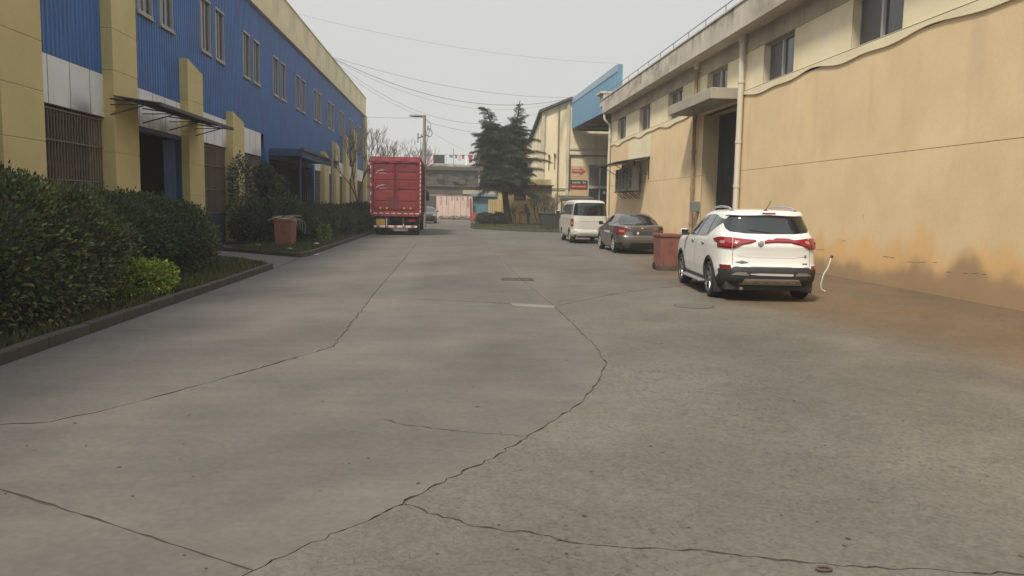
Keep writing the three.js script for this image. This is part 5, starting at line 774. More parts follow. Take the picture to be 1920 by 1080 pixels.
// ---- the red stake-bodied truck
{
  const t = thing('truck', 'large red box truck standing with its rear doors toward the camera', 'truck', [-3.06, 0, -47], 0.012);
  const red = mat([0.235, 0.026, 0.034], { map: T.rust, rough: 0.6 }), red2 = mat([0.195, 0.021, 0.029], { map: T.rust, rough: 0.65 }), whiteTape = mat([0.5, 0.48, 0.46], { rough: 0.5 }), redTape = mat([0.3, 0.06, 0.055], { rough: 0.5 });
  const zb = 4.7, zf = -4.0, W = 1.28, y0 = 1.1, y1 = 4.05;
  part('cargo_floor', box(-W, W, y0, y0 + 0.14, zf, zb), red2, t);
  const side = s => { const g = [box(s * (W - 0.04), s * (W - 0.015), y0 + 0.14, y1 - 0.1, zf, zb - 0.1)]; for (let i = 0; i <= 10; i++) { const z = lerp(zf + 0.05, zb - 0.15, i / 10); g.push(box(s * (W - 0.016), s * (W + 0.04), y0 + 0.1, y1, z - 0.05, z + 0.05)); } for (const y of [1.7, 2.4, 3.2]) g.push(box(s * (W - 0.016), s * (W + 0.02), y, y + 0.07, zf, zb - 0.1)); return g; };
  part('side_panel', side(-1), red2, t); part('side_panel', side(1), red2, t); part('front_panel', box(-W + 0.05, W - 0.05, y0 + 0.14, y1, zf - 0.02, zf + 0.04), red2, t);
  part('top_cover', (() => { const n = 18, gs = []; const g = new THREE.PlaneGeometry(2 * W, zb - zf, 24, n); g.rotateX(-Math.PI / 2); const p = g.attributes.position; for (let i = 0; i < p.count; i++) p.setY(i, y1 - 0.02 + 0.06 * (fbm(p.getX(i) * 2.2, p.getZ(i) * 1.4, 3, 3) - 0.3)); g.translate(0, 0, (zb + zf) / 2); g.computeVertexNormals(); return g; })(), mat([0.42, 0.1, 0.11], { rough: 0.9 }), t);
  const tarp = []; { const g = new THREE.PlaneGeometry(2 * W, 0.24, 30, 3), p = g.attributes.position; for (let i = 0; i < p.count; i++) { const v = p.getY(i) / 0.24; p.setZ(i, 0.03 * Math.sin(p.getX(i) * 9) * (0.5 - v)); p.setY(i, p.getY(i) + (v > 0 ? 0.035 * (fbm(p.getX(i) * 4, 2, 4, 2) - 0.4) : 0.02 * Math.sin(p.getX(i) * 5))); } g.computeVertexNormals(); g.translate(0, y1 - 0.1, zb + 0.05); tarp.push(g); } part('tarpaulin_edge', tarp, mat([0.34, 0.07, 0.08], { map: T.rust, rough: 0.9 }), t);
  // rear frame and doors with pressed ribs
  part('rear_frame', [box(-W - 0.04, -W + 0.11, y0 - 0.05, y1 - 0.14, zb - 0.1, zb + 0.03), box(W - 0.11, W + 0.04, y0 - 0.05, y1 - 0.14, zb - 0.1, zb + 0.03), box(-W + 0.11, W - 0.11, y1 - 0.3, y1 - 0.14, zb - 0.1, zb + 0.03), box(-W + 0.11, W - 0.11, y0 - 0.1, y0 + 0.2, zb - 0.1, zb + 0.025)], red, t);
  for (const s of [-1, 1]) {
    const x0 = Math.min(s * 0.015, s * (W - 0.125)), x1 = Math.max(s * 0.015, s * (W - 0.125)), d = part('rear_door', box(x0, x1, y0 + 0.215, y1 - 0.32, zb - 0.07, zb - 0.03), red, t);
    const ys = [y0 + 0.215, 1.75, 2.35, 2.85, 3.25, y1 - 0.32]; for (let i = 0; i + 1 < ys.length; i++) part('door_panel', [rbox(x0 + 0.1, x1 - 0.1, ys[i] + 0.06, ys[i + 1] - 0.035, zb - 0.04, zb - 0.005, 0.012)], i % 2 ? red : red2, d);
    part('hinge', [1.5, 2.4, 3.4].map(y => box(s * (W - 0.16), s * (W - 0.05), y, y + 0.07, zb - 0.03, zb + 0.04)), red2, d); part('lock_rod', [rod([s * 0.1, y0 + 0.25, zb + 0.0], [s * 0.1, y1 - 0.4, zb + 0.0], 0.018)], red2, d);
    for (const dx of [0.45, 0.78]) { const lp = new THREE.CylinderGeometry(0.055, 0.055, 0.03, 14); lp.rotateX(Math.PI / 2); lp.translate(s * dx, 1.42, zb + 0.01); part('marker_lamp', lp, carMat.amber, d); }
    for (let i = 0; i < 12; i++) { const y = 1.2 + i * 0.225; part('reflective_tape', box(s * (W + 0.0) - 0.022, s * (W + 0.0) + 0.022, y, y + 0.15, zb + 0.032, zb + 0.036), i % 2 && s < 0 ? redTape : whiteTape, t); }
  }
  for (let i = 0; i < 8; i++) part('reflective_tape', box(-W + 0.14 + i * 0.31, -W + 0.33 + i * 0.31, y0 + 0.03, y0 + 0.075, zb + 0.027, zb + 0.031), whiteTape, t);
  part('notice_plate', box(-0.42, 0.14, 1.35, 2.0, zb - 0.004, zb + 0.004), mat([0.14, 0.03, 0.03], { map: T.rust }), t);
  // white swoosh marks on the left door
  for (const y of [2.52, 3.3]) { const m = []; const sw = (a, b, w) => { const p = []; for (let i = 0; i < 12; i++) { const u = i / 12, v = (i + 1) / 12; p.push(bar([lerp(a[0], b[0], u), lerp(a[1], b[1], u) + 0.035 * Math.sin(u * 3.1), zb + 0.0], [lerp(a[0], b[0], v), lerp(a[1], b[1], v) + 0.035 * Math.sin(v * 3.1), zb + 0.0], w * (0.25 + Math.sin(Math.PI * (u + v) / 2)), 0.006)); } return p; }; m.push(...sw([-1.0, y - 0.02], [-0.56, y + 0.1], 0.035), ...sw([-1.02, y - 0.1], [-0.86, y + 0.05], 0.03)); let x = -0.84; const r = rng(17); while (x < -0.48) { const w = 0.03 + 0.02 * r(); m.push(box(x, x + 0.012, y - 0.1, y - 0.04 + 0.02 * r(), zb - 0.002, zb + 0.002), box(x, x + w, y - 0.1, y - 0.088, zb - 0.002, zb + 0.0025)); x += w + 0.014; } part('door_logo', m, mat([0.46, 0.36, 0.36]), t); }
  // chassis, bumper, lamps, wheels, cab
  part('chassis', [box(-0.45, -0.33, 0.62, 0.93, -7.0, zb - 0.05), box(0.33, 0.45, 0.62, 0.93, -7.0, zb - 0.05), box(-0.9, 0.9, 0.7, 0.9, 3.9, 4.0), box(-1.0, 1.0, 0.4, 0.92, 2.9, 3.2), box(-1.1, -0.5, 0.45, 0.9, -1.5, 0.2), box(0.5, 1.1, 0.45, 0.9, -1.5, 0.2)], carMat.plastic, t);
  const bp = part('rear_bumper', rbox(-1.12, 1.12, 0.4, 0.52, zb - 0.12, zb - 0.02, 0.02), whiteTape, t); for (let i = 0; i < 5; i++) part('bumper_stripe', box(-1.0 + i * 0.45, -0.82 + i * 0.45, 0.405, 0.515, zb - 0.019, zb - 0.013), redTape, bp);
  part('bumper_bracket', [box(-0.5, -0.45, 0.5, 0.95, zb - 0.12, zb - 0.06), box(0.38, 0.43, 0.5, 0.95, zb - 0.12, zb - 0.06)], whiteTape, t);
  part('registration_plate', box(-1.0, -0.56, 0.54, 0.86, zb - 0.07, zb - 0.05), mat([0.42, 0.26, 0.05], { map: T.rust, rough: 0.6 }), t);
  for (const s of [-1, 1]) { part('tail_light', rbox(s * 0.62, s * 1.05, 0.72, 0.84, zb - 0.16, zb - 0.06, 0.01), s > 0 ? carMat.redDeep : carMat.plastic, t); part('mud_flap', box(s * 0.6, s * 1.2, 0.2, 0.8, 3.4, 3.42), carMat.plastic, t); for (const [z, dbl] of [[2.75, 1], [-5.6, 0]]) { if (dbl) { wheelOn(t, s, s * 1.06, 0.5, z, 0.5, 0.26, 0.28, 8, carMat.silver); wheelOn(t, s, s * 0.76, 0.5, z, 0.5, 0.26, 0.28, 8, carMat.silver); } else wheelOn(t, s, s * 1.06, 0.5, z, 0.5, 0.28, 0.28, 8, carMat.silver); } }
  part('lower_sign', box(-0.15, 0.62, 0.22, 0.36, zb - 0.5, zb - 0.48), whiteTape, t);
  const cab = part('cab', [rbox(-1.22, 1.22, 0.9, 3.0, -6.4, -4.15, 0.12), rbox(-1.2, 1.2, 0.45, 0.95, -6.45, -4.6, 0.06)], red, t); part('windscreen', [box(-1.05, 1.05, 1.9, 2.75, -6.43, -6.41)], carMat.glass, cab); part('side_window', box(-1.235, 1.235, 1.95, 2.7, -6.0, -5.1), carMat.glass, cab); for (const s of [-1, 1]) part('door_mirror', [rbox(s * 1.35, s * 1.55, 1.9, 2.5, -6.35, -6.25, 0.03), bar([s * 1.2, 2.6, -6.2], [s * 1.45, 2.5, -6.3], 0.03)], carMat.plastic, cab);
}
// ---- bins
function binBody(t, m, h) {
  part('body', (() => { const g = new THREE.BoxGeometry(1, 1, 1, 1, 1, 1), p = g.attributes.position; for (let i = 0; i < p.count; i++) { const top = p.getY(i) > 0; p.setXYZ(i, p.getX(i) * (top ? 0.6 : 0.55), top ? h - 0.06 : 0.1, p.getZ(i) * (top ? 0.66 : 0.58)); } return uvBox(g); })(), m, t);
  part('rim', [rbox(-0.32, 0.32, h - 0.08, h, -0.36, -0.3, 0.015), rbox(-0.32, 0.32, h - 0.08, h, 0.3, 0.36, 0.015), rbox(-0.32, -0.27, h - 0.08, h, -0.3, 0.3, 0.012), rbox(0.27, 0.32, h - 0.08, h, -0.3, 0.3, 0.012)], m, t);
  for (const s of [-1, 1]) { const w = new THREE.CylinderGeometry(0.1, 0.1, 0.05, 16); w.rotateZ(Math.PI / 2); w.translate(s * 0.27, 0.1, -0.26); part('wheel', w, carMat.tyre, t); part('foot', rbox(s * 0.12, s * 0.27, 0, 0.12, 0.16, 0.27, 0.02), m, t); part('rib', box(s * 0.19, s * 0.21, 0.18, h - 0.1, 0.27, 0.32), m, t); }
  part('handle', [bar([-0.24, h - 0.03, -0.4], [0.24, h - 0.03, -0.4], 0.035), bar([-0.22, h - 0.03, -0.4], [-0.22, h - 0.03, -0.34], 0.03), bar([0.22, h - 0.03, -0.4], [0.22, h - 0.03, -0.34], 0.03)], m, t);
}
{
  const m1 = mat([0.23, 0.092, 0.07], { map: T.rust, rough: 0.75 }), m2 = mat([0.27, 0.11, 0.08], { map: T.rust, rough: 0.75 });
  const a = thing('rubbish_bin', 'faded red wheeled bin without lid behind the white car', 'bin', [5.74, 0, -21.2], 0.05); binBody(a, m1, 0.98); a.scale.x = 0.9; part('plinth', box(-0.33, 0.33, 0, 0.13, 0.0, 0.34), M.rusty, a);
  const b = thing('rubbish_bin', 'faded red wheeled bin full of twigs beside the left kerb', 'bin', [-5.92, 0.07, -28.9], -0.12); binBody(b, m2, 0.98);
  const r = rng(23), tw = []; for (let i = 0; i < 18; i++) { const x = (r() - 0.5) * 0.5, z = (r() - 0.5) * 0.5; tw.push(tube([[x, 0.9, z], [x + (r() - 0.5) * 0.5, 1.0 + r() * 0.1, z + (r() - 0.3) * 0.3], [x + (r() - 0.4) * 0.9, 0.98 + (r() - 0.4) * 0.25, z + (r() - 0.3) * 0.5]], 0.006 + 0.005 * r(), 6, 4)); } for (let i = 0; i < 4; i++) tw.push(tube([[0.1, 1.0, 0.2], [0.34 + 0.05 * i, 1.06 - i * 0.02, 0.3], [0.46 + 0.08 * i, 0.88, 0.35 - 0.05 * i], [0.5 + 0.07 * i, 0.72 - 0.09 * i, 0.36 - 0.06 * i]], 0.006, 10, 4));
  const w = new THREE.Mesh(join(tw), mat([0.42, 0.41, 0.38], { rough: 0.9 })); w.name = 'twig_bundle'; w.position.set(-5.92, 0.07, -28.9); w.castShadow = true; w.userData = { label: 'bundle of pale twigs and strips spilling from the left bin', category: 'twigs' }; scene.add(w);
}
{ // bent pale strip beside the white car, litter on the bed
  const t = thing('bent_trim_strip', 'bent white plastic strip standing on the dusty ground right of the white car', 'plastic strip', [7.64, 0, -15.85]); part('strip', tube([[0.0, 0.01, 0.02], [-0.08, 0.06, 0], [-0.06, 0.32, 0], [0.05, 0.52, -0.02], [0.12, 0.72, -0.05]], 0.015, 24, 8), mat([0.5, 0.48, 0.42], { rough: 0.5 }), t); part('cap', rod([0.11, 0.7, -0.05], [0.14, 0.74, -0.06], 0.03), carMat.plastic, t);
  const r = rng(41), paper = mat([0.6, 0.6, 0.58], { rough: 0.9 }); const spots = [[-5.2, -26.1, 'white paper scrap on the kerb corner by the left bin'], [-4.3, -25.6, 'long pale strip lying on the yard below the left bin'], [-6.7, -28.2, 'crumpled white bag lying left of the left bin'], [-5.0, -29.8, 'pale scrap in the grass right of the left bin'], [-5.05, -9.1, 'small white scrap in the bed under the near hedge']];
  spots.forEach(([x, z, l], i) => { const g = new THREE.PlaneGeometry(i === 1 ? 0.5 : 0.16 + 0.1 * r(), i === 1 ? 0.05 : 0.12, 5, 3), p = g.attributes.position; for (let k = 0; k < p.count; k++) p.setZ(k, 0.05 * r() * (i === 1 ? 0.3 : 1)); g.rotateX(-Math.PI / 2 + 0.15); g.rotateY(r() * 3); g.computeVertexNormals(); const m = new THREE.Mesh(norm(g), paper); m.name = numbered('litter_scrap'); m.position.set(x, (x > -4.42 ? 0.02 : 0.14), z); m.userData = { label: l, category: 'litter' }; m.castShadow = true; scene.add(m); });
}
// ---------------------------------------------------------------- plants
const leafGeo = (() => { const g = new THREE.BufferGeometry(); g.setAttribute('position', new THREE.Float32BufferAttribute([0, 0, 0, 0.36, 0.1, 0.5, 0, 0, 1, 0, 0, 0, 0, 0, 1, -0.36, 0.1, 0.5], 3)); g.computeVertexNormals(); return g; })();
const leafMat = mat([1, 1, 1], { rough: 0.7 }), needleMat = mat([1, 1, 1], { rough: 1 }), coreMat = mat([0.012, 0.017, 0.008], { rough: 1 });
function shrub(name, label, category, base, blobs, n, size, cols, seed, group, opt = {}) {
  const t = thing(name, label, category, base, 0, group), r = rng(seed), o = new THREE.Object3D(), c = new THREE.Color();
  const wts = blobs.map(b => Math.pow(b[3] * b[4] * b[5], 2 / 3)), tot = wts.reduce((a, b) => a + b, 0);
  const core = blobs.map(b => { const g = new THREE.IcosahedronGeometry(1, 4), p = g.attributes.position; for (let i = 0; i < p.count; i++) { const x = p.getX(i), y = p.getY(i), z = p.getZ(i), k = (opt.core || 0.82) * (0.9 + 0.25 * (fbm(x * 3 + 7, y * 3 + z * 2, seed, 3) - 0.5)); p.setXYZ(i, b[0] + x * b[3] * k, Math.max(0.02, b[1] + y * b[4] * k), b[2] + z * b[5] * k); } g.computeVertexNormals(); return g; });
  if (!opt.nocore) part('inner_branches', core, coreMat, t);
  const im = new THREE.InstancedMesh(leafGeo, leafMat, n), d = V(0, 0, 0), q = new THREE.Quaternion(), up = V(0, 0, 1), e = new THREE.Euler();
  let k = 0, guard = 0; while (k < n && guard++ < n * 20) {
    let u = r() * tot, bi = 0; while (u > wts[bi]) { u -= wts[bi]; bi++; } const b = blobs[bi];
    const th = r() * 6.2832, cy = r() * 2 - 1, sy = Math.sqrt(1 - cy * cy); d.set(sy * Math.cos(th), cy, sy * Math.sin(th));
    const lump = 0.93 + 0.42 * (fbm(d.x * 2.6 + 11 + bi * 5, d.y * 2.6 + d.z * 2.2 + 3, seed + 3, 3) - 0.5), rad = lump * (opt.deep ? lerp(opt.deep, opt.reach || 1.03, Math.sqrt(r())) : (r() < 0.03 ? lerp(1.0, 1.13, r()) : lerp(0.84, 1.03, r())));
    const x = b[0] + d.x * b[3] * rad, y = b[1] + d.y * b[4] * rad, z = b[2] + d.z * b[5] * rad; if (y < 0.05) continue;
    let hid = false; for (let j = 0; j < blobs.length; j++) if (j !== bi) { const B = blobs[j], s = ((x - B[0]) / B[3]) ** 2 + ((y - B[1]) / B[4]) ** 2 + ((z - B[2]) / B[5]) ** 2; if (s < 0.6) { hid = true; break; } } if (hid) continue;
    d.set(d.x / b[3], d.y / b[4] + 0.25, d.z / b[5]).normalize(); d.x += (r() - 0.5) * 1.3; d.y += (r() - 0.5) * 1.3; d.z += (r() - 0.5) * 1.3; d.normalize();
    q.setFromUnitVectors(up, d); o.quaternion.copy(q); o.rotateZ(r() * 6.28); o.position.set(x, y, z); const s = size * (0.6 + 0.8 * r()); o.scale.set(s * 0.8, s, s); o.updateMatrix(); im.setMatrixAt(k, o.matrix);
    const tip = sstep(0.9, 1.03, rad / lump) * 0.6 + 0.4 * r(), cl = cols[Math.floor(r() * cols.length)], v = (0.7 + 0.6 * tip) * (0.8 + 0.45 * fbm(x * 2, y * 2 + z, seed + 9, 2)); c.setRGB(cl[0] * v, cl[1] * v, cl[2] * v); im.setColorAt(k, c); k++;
  }
  im.count = k; im.name = 'foliage'; im.userData = { kind: 'stuff' }; im.castShadow = im.receiveShadow = true; t.add(im); return t;
}
const GREEN = [[0.046, 0.07, 0.02], [0.06, 0.088, 0.025], [0.032, 0.052, 0.016], [0.075, 0.1, 0.026], [0.036, 0.058, 0.018], [0.046, 0.07, 0.02], [0.11, 0.12, 0.035], [0.06, 0.045, 0.02]], DARKG = [[0.026, 0.042, 0.017], [0.034, 0.052, 0.02], [0.022, 0.036, 0.016]];
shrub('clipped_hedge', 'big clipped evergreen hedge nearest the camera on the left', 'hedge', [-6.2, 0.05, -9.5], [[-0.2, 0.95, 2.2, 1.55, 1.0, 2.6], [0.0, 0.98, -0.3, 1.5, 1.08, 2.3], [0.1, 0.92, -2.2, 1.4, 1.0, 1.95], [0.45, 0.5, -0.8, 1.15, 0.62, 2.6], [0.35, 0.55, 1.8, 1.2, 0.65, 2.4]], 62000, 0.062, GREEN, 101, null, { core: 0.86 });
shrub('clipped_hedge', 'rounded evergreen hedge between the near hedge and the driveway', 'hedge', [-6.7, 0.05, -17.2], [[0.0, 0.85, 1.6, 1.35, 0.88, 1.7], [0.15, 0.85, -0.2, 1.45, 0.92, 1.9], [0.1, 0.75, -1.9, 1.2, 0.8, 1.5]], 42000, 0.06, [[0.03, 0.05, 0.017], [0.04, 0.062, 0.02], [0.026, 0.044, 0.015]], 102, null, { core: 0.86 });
shrub('flowering_weed', 'bright yellow green flowering plant at the kerb between two hedges', 'plant', [-4.98, 0.06, -13.3], [[0, 0.24, 0, 0.34, 0.28, 0.52], [-0.1, 0.38, 0.2, 0.28, 0.25, 0.34], [0.05, 0.3, -0.3, 0.3, 0.26, 0.34]], 5200, 0.05, [[0.12, 0.195, 0.022], [0.16, 0.23, 0.026], [0.09, 0.155, 0.025], [0.4, 0.38, 0.03], [0.1, 0.16, 0.03]], 103, null, { core: 0.4, deep: 0.2, reach: 1.3 });
shrub('climbing_shrub', 'tall leafy shrub with pale leaves against the fourth yellow pier', 'shrub', [-8.2, 0.05, -32.0], [[0.0, 2.2, 0.1, 0.5, 1.2, 0.7], [0.1, 1.1, 0.1, 0.55, 1.1, 0.8]], 2600, 0.12, [[0.05, 0.065, 0.035], [0.24, 0.25, 0.17], [0.035, 0.05, 0.026], [0.12, 0.13, 0.085]], 104, null, { nocore: true, deep: 0.3 });
shrub('tall_shrub', 'tall dark shrub left of the blue entrance canopy', 'shrub', [-7.75, 0.05, -34.6], [[0, 1.5, 0, 0.75, 1.4, 1.3], [0.3, 1.0, -0.9, 0.9, 1.05, 1.4], [-0.1, 2.4, 0.3, 0.5, 0.8, 0.7]], 6500, 0.13, DARKG, 105, null, { core: 0.5, deep: 0.35 });
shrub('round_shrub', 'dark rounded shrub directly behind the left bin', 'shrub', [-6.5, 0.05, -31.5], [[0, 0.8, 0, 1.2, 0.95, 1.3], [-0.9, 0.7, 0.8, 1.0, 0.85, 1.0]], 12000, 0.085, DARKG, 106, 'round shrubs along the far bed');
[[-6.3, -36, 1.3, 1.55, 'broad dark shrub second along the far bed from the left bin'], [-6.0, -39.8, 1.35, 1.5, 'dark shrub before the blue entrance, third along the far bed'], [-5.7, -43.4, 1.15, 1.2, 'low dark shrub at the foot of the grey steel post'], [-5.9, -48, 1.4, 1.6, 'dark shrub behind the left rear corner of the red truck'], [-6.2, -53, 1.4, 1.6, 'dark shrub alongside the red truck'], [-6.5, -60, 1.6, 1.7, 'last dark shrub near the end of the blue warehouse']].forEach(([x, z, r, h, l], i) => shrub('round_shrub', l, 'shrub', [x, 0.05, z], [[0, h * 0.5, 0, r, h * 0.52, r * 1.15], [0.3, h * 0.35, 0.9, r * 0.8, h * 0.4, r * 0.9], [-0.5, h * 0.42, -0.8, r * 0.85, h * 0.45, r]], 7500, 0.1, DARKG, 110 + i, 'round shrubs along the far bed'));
shrub('yellow_green_sprig', 'small yellow green plant under the shrubs right of the left bin', 'plant', [-5.15, 0.06, -32.6], [[0, 0.4, 0, 0.3, 0.4, 0.35]], 500, 0.09, [[0.14, 0.2, 0.03], [0.1, 0.15, 0.03]], 121, null, { nocore: true, deep: 0.2 });
shrub('clipped_hedge', 'low box hedge in front of the blue shed', 'hedge', [3.1, 0.1, -62.2], [[-0.6, 0.45, 0, 0.85, 0.6, 0.6], [0.55, 0.45, 0, 0.85, 0.62, 0.6]], 5000, 0.08, DARKG, 122);
// verge with its kerb
{
  const v = structure('grass_verge'); const pts = [[1.5, -56], [4.2, -52.2], [7.2, -50.9], [9.0, -51.2], [9.0, -65.5], [1.7, -65.5], [1.3, -60]];
  part('soil', flatPoly(pts, -0.03, 0.1), mat([0.075, 0.075, 0.04], { map: T.soil, rough: 1 }), v); const k = structure('kerb'); kerbStones(k, [[1.32, -60], [1.5, -55.9], [4.2, -52.1], [7.2, -50.8], [9.0, -51.1]], 0.01, 0.12);
  grass('grass', 'grass of the verge beneath the cedar', 9000, r => { let x, z; do { x = lerp(1.4, 9, r()); z = lerp(-65, -51, r()); } while (z > lerp(-56, -51.1, clamp((x - 1.5) / 5.2)) || x > 9); return [x, 0.09, z]; }, 13, 0.08, 0.22);
}
// bare trees: trunk and forks, twigs as one spray
function bareTree(name, label, base, h, seed, spread, levels = 5, trunks = 1, r0 = 0.07) {
  const t = thing(name, label, 'tree', base), r = rng(seed), twigs = [], trunk = [];
  const grow = (p, d, L, R, lv) => { const q = p.clone().addScaledVector(d, L), m = p.clone().addScaledVector(d, L / 2).add(V((r() - 0.5) * L * 0.12, 0, (r() - 0.5) * L * 0.12)); const g = [rod(p.toArray(), m.toArray(), R, lv > 2 ? 4 : 6, R * 0.87), rod(m.toArray(), q.toArray(), R * 0.87, lv > 2 ? 4 : 6, R * 0.72)]; (lv < 2 ? trunk : twigs).push(...g); if (lv >= levels) return; const n = 2 + (r() < 0.55 ? 1 : 0); for (let i = 0; i < n; i++) { const e = d.clone().add(V((r() - 0.5) * spread, (r() - 0.25) * spread * 0.6, (r() - 0.5) * spread)).normalize(); grow(q, e, L * (0.62 + 0.25 * r()), R * 0.66, lv + 1); } };
  for (let i = 0; i < trunks; i++) { const a = i / trunks * 6.28 + 0.4; grow(V(Math.cos(a) * 0.08 * (trunks - 1), 0, Math.sin(a) * 0.08 * (trunks - 1)), V(trunks > 1 ? Math.cos(a) * 0.35 : 0.08, 1, trunks > 1 ? Math.sin(a) * 0.35 : 0).normalize(), h * 0.27, r0, 0); }
  part('trunk', trunk, M.twig, t); part('twigs', twigs, M.twig, t); return t;
}
bareTree('bare_tree', 'leafless tree with fine twigs beside the left of the red truck', [-5.15, 0.05, -48.5], 6.4, 11, 1.15, 6, 2, 0.075);
bareTree('bare_tree', 'leafless tree behind the truck, its twigs showing over the cargo box', [-4.3, 0.05, -60], 7.0, 19, 1.2, 6, 2, 0.07);
bareTree('bare_shrub', 'bare brown shrub in front of the tan house', [7.0, 0.1, -63.6], 2.8, 29, 1.0, 5, 4, 0.045);
bareTree('bare_shrub', 'bare twiggy shrub left of the dark waste bin by the van', [7.9, 0.1, -60], 2.6, 37, 1.1, 5, 4, 0.035);
bareTree('bare_shrub', 'thin reddish bare shrub between the cedar trunk and the person', [5.0, 0.1, -63.5], 1.7, 43, 1.0, 5, 3, 0.025);
// cedar: two leaders, tiers of drooping boughs hung with needle sprays
{
  const t = thing('cedar_tree', 'dark evergreen cedar with two leaning tops in front of the grey building', 'tree', [4.35, 0.1, -62]), r = rng(61), wood = [], M4 = new THREE.Matrix4(), mats = [], cols = [];
  const trunkPts = [[0, 0, 0], [-0.25, 1.4, 0], [-0.4, 2.8, 0], [-0.25, 4.4, 0], [0.1, 6.2, 0], [0.45, 8, 0], [0.65, 9.55, 0]], lead2 = [[-0.4, 2.9, 0], [-0.95, 4.6, 0.2], [-1.35, 6.4, 0.3], [-1.55, 7.6, 0.3], [-1.95, 8.75, 0.3], [-2.4, 8.85, 0.3]];
  const c1 = new THREE.CatmullRomCurve3(trunkPts.map(p => V(...p))), c2 = new THREE.CatmullRomCurve3(lead2.map(p => V(...p)));
  const tap = (c, ra, rb, n) => { for (let i = 0; i < n; i++) { const a = c.getPoint(i / n), b = c.getPoint((i + 1) / n); wood.push(rod(a.toArray(), b.toArray(), lerp(ra, rb, i / n), 8, lerp(ra, rb, (i + 1) / n))); } }; tap(c1, 0.3, 0.03, 18); tap(c2, 0.14, 0.02, 12);
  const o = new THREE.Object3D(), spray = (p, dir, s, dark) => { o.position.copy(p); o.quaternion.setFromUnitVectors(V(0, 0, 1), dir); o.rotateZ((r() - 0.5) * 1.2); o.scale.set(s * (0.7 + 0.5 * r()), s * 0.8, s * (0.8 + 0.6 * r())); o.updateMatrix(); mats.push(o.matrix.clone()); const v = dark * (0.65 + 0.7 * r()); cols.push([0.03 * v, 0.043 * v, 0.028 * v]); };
  const bough = (p, az, L, lift, droop) => {
    const n = Math.max(3, Math.round(L * 8)); let prev = p.clone(); const wig = (r() - 0.5) * 0.5;
    for (let i = 1; i <= n; i++) {
      const u = i / n, a = az + wig * u, q = V(p.x + Math.cos(a) * L * u, p.y + L * (lift * u - droop * u * u * u), p.z + Math.sin(a) * L * u);
      if (L > 0.5) wood.push(rod(prev.toArray(), q.toArray(), 0.035 * (1 - u) + 0.008, 4));
      const side = V(-Math.sin(a), 0, Math.cos(a)), out = V(Math.cos(a), lift - 3 * droop * u * u, Math.sin(a)).normalize(), wdt = L * 0.24 * Math.sin(Math.PI * Math.min(1, u * 0.72 + 0.28)) + 0.02;
      const m = 10, sz = lerp(0.42, 0.24, u) * clamp(L / 1.2, 0.45, 1);
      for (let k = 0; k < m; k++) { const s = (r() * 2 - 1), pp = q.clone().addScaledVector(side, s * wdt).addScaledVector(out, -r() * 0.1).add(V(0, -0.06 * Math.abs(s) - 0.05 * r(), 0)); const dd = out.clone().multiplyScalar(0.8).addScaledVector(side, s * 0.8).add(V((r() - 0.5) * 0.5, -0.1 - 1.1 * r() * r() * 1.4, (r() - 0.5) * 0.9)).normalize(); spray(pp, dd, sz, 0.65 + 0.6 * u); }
      prev = q;
    }
  };
  const tiers = (c, u0, u1, n, lenAt) => { for (let i = 0; i < n; i++) { const u0r = 0, vv = (i + 0.5) / n; const k = vv > 0.8 ? 4 : 8; for (let j = 0; j < k; j++) { const u = lerp(u0, u1, clamp((i + 2.2 * (r() - 0.3)) / n, 0, 0.995)), p = c.getPoint(u), v = (u - u0) / (u1 - u0); const az = j / k * 6.283 + r() * 1.1 + i * 0.9; const L = lenAt(v, az) * (0.42 + 0.66 * Math.pow(r(), 0.8)); bough(p, az, L, lerp(0.0, 0.4, v) + 0.5 * r(), lerp(0.12, 0.4, r())); } } };
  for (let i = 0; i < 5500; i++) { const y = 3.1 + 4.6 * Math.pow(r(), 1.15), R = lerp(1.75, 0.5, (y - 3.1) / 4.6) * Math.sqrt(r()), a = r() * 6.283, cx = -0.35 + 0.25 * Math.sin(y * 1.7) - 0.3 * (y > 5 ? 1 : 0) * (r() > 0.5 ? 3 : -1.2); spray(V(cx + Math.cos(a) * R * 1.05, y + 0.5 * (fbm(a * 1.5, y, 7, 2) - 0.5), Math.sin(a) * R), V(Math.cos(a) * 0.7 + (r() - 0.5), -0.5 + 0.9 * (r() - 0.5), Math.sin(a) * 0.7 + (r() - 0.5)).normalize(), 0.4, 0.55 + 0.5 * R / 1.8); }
  tiers(c1, 0.33, 0.99, 25, (v, az) => (lerp(2.95, 0.1, Math.pow(v, 0.74)) + 0.12) * (1 + 0.12 * Math.cos(az)));
  tiers(c2, 0.14, 0.99, 15, (v, az) => (lerp(1.8, 0.12, Math.pow(v, 0.8)) + 0.08) * (1 - 0.2 * Math.cos(az)));
  for (const [y, az, L, x] of [[5.5, Math.PI, 2.9, -0.2], [4.95, 0.1, 3.1, 0.0], [5.6, 0.25, 2.5, 0.1], [6.2, 3.3, 2.0, -0.9], [6.9, 3.0, 1.6, -1.1], [4.6, 3.2, 2.4, -0.5], [4.3, 0.2, 2.6, 0], [6.6, 0.1, 1.9, 0.3], [7.3, 0.2, 1.2, 0.5], [3.9, 0.4, 2.3, -0.2], [3.7, 2.9, 2.0, -0.4], [5.2, 1.4, 2.4, -0.2], [4.4, 1.7, 2.4, -0.3], [3.9, 1.2, 2.2, -0.3]]) bough(V(x, y, 0), az, L, 0.2, 0.16);
  part('trunk', wood, mat([0.06, 0.05, 0.042], { map: T.bark, rough: 1 }), t);
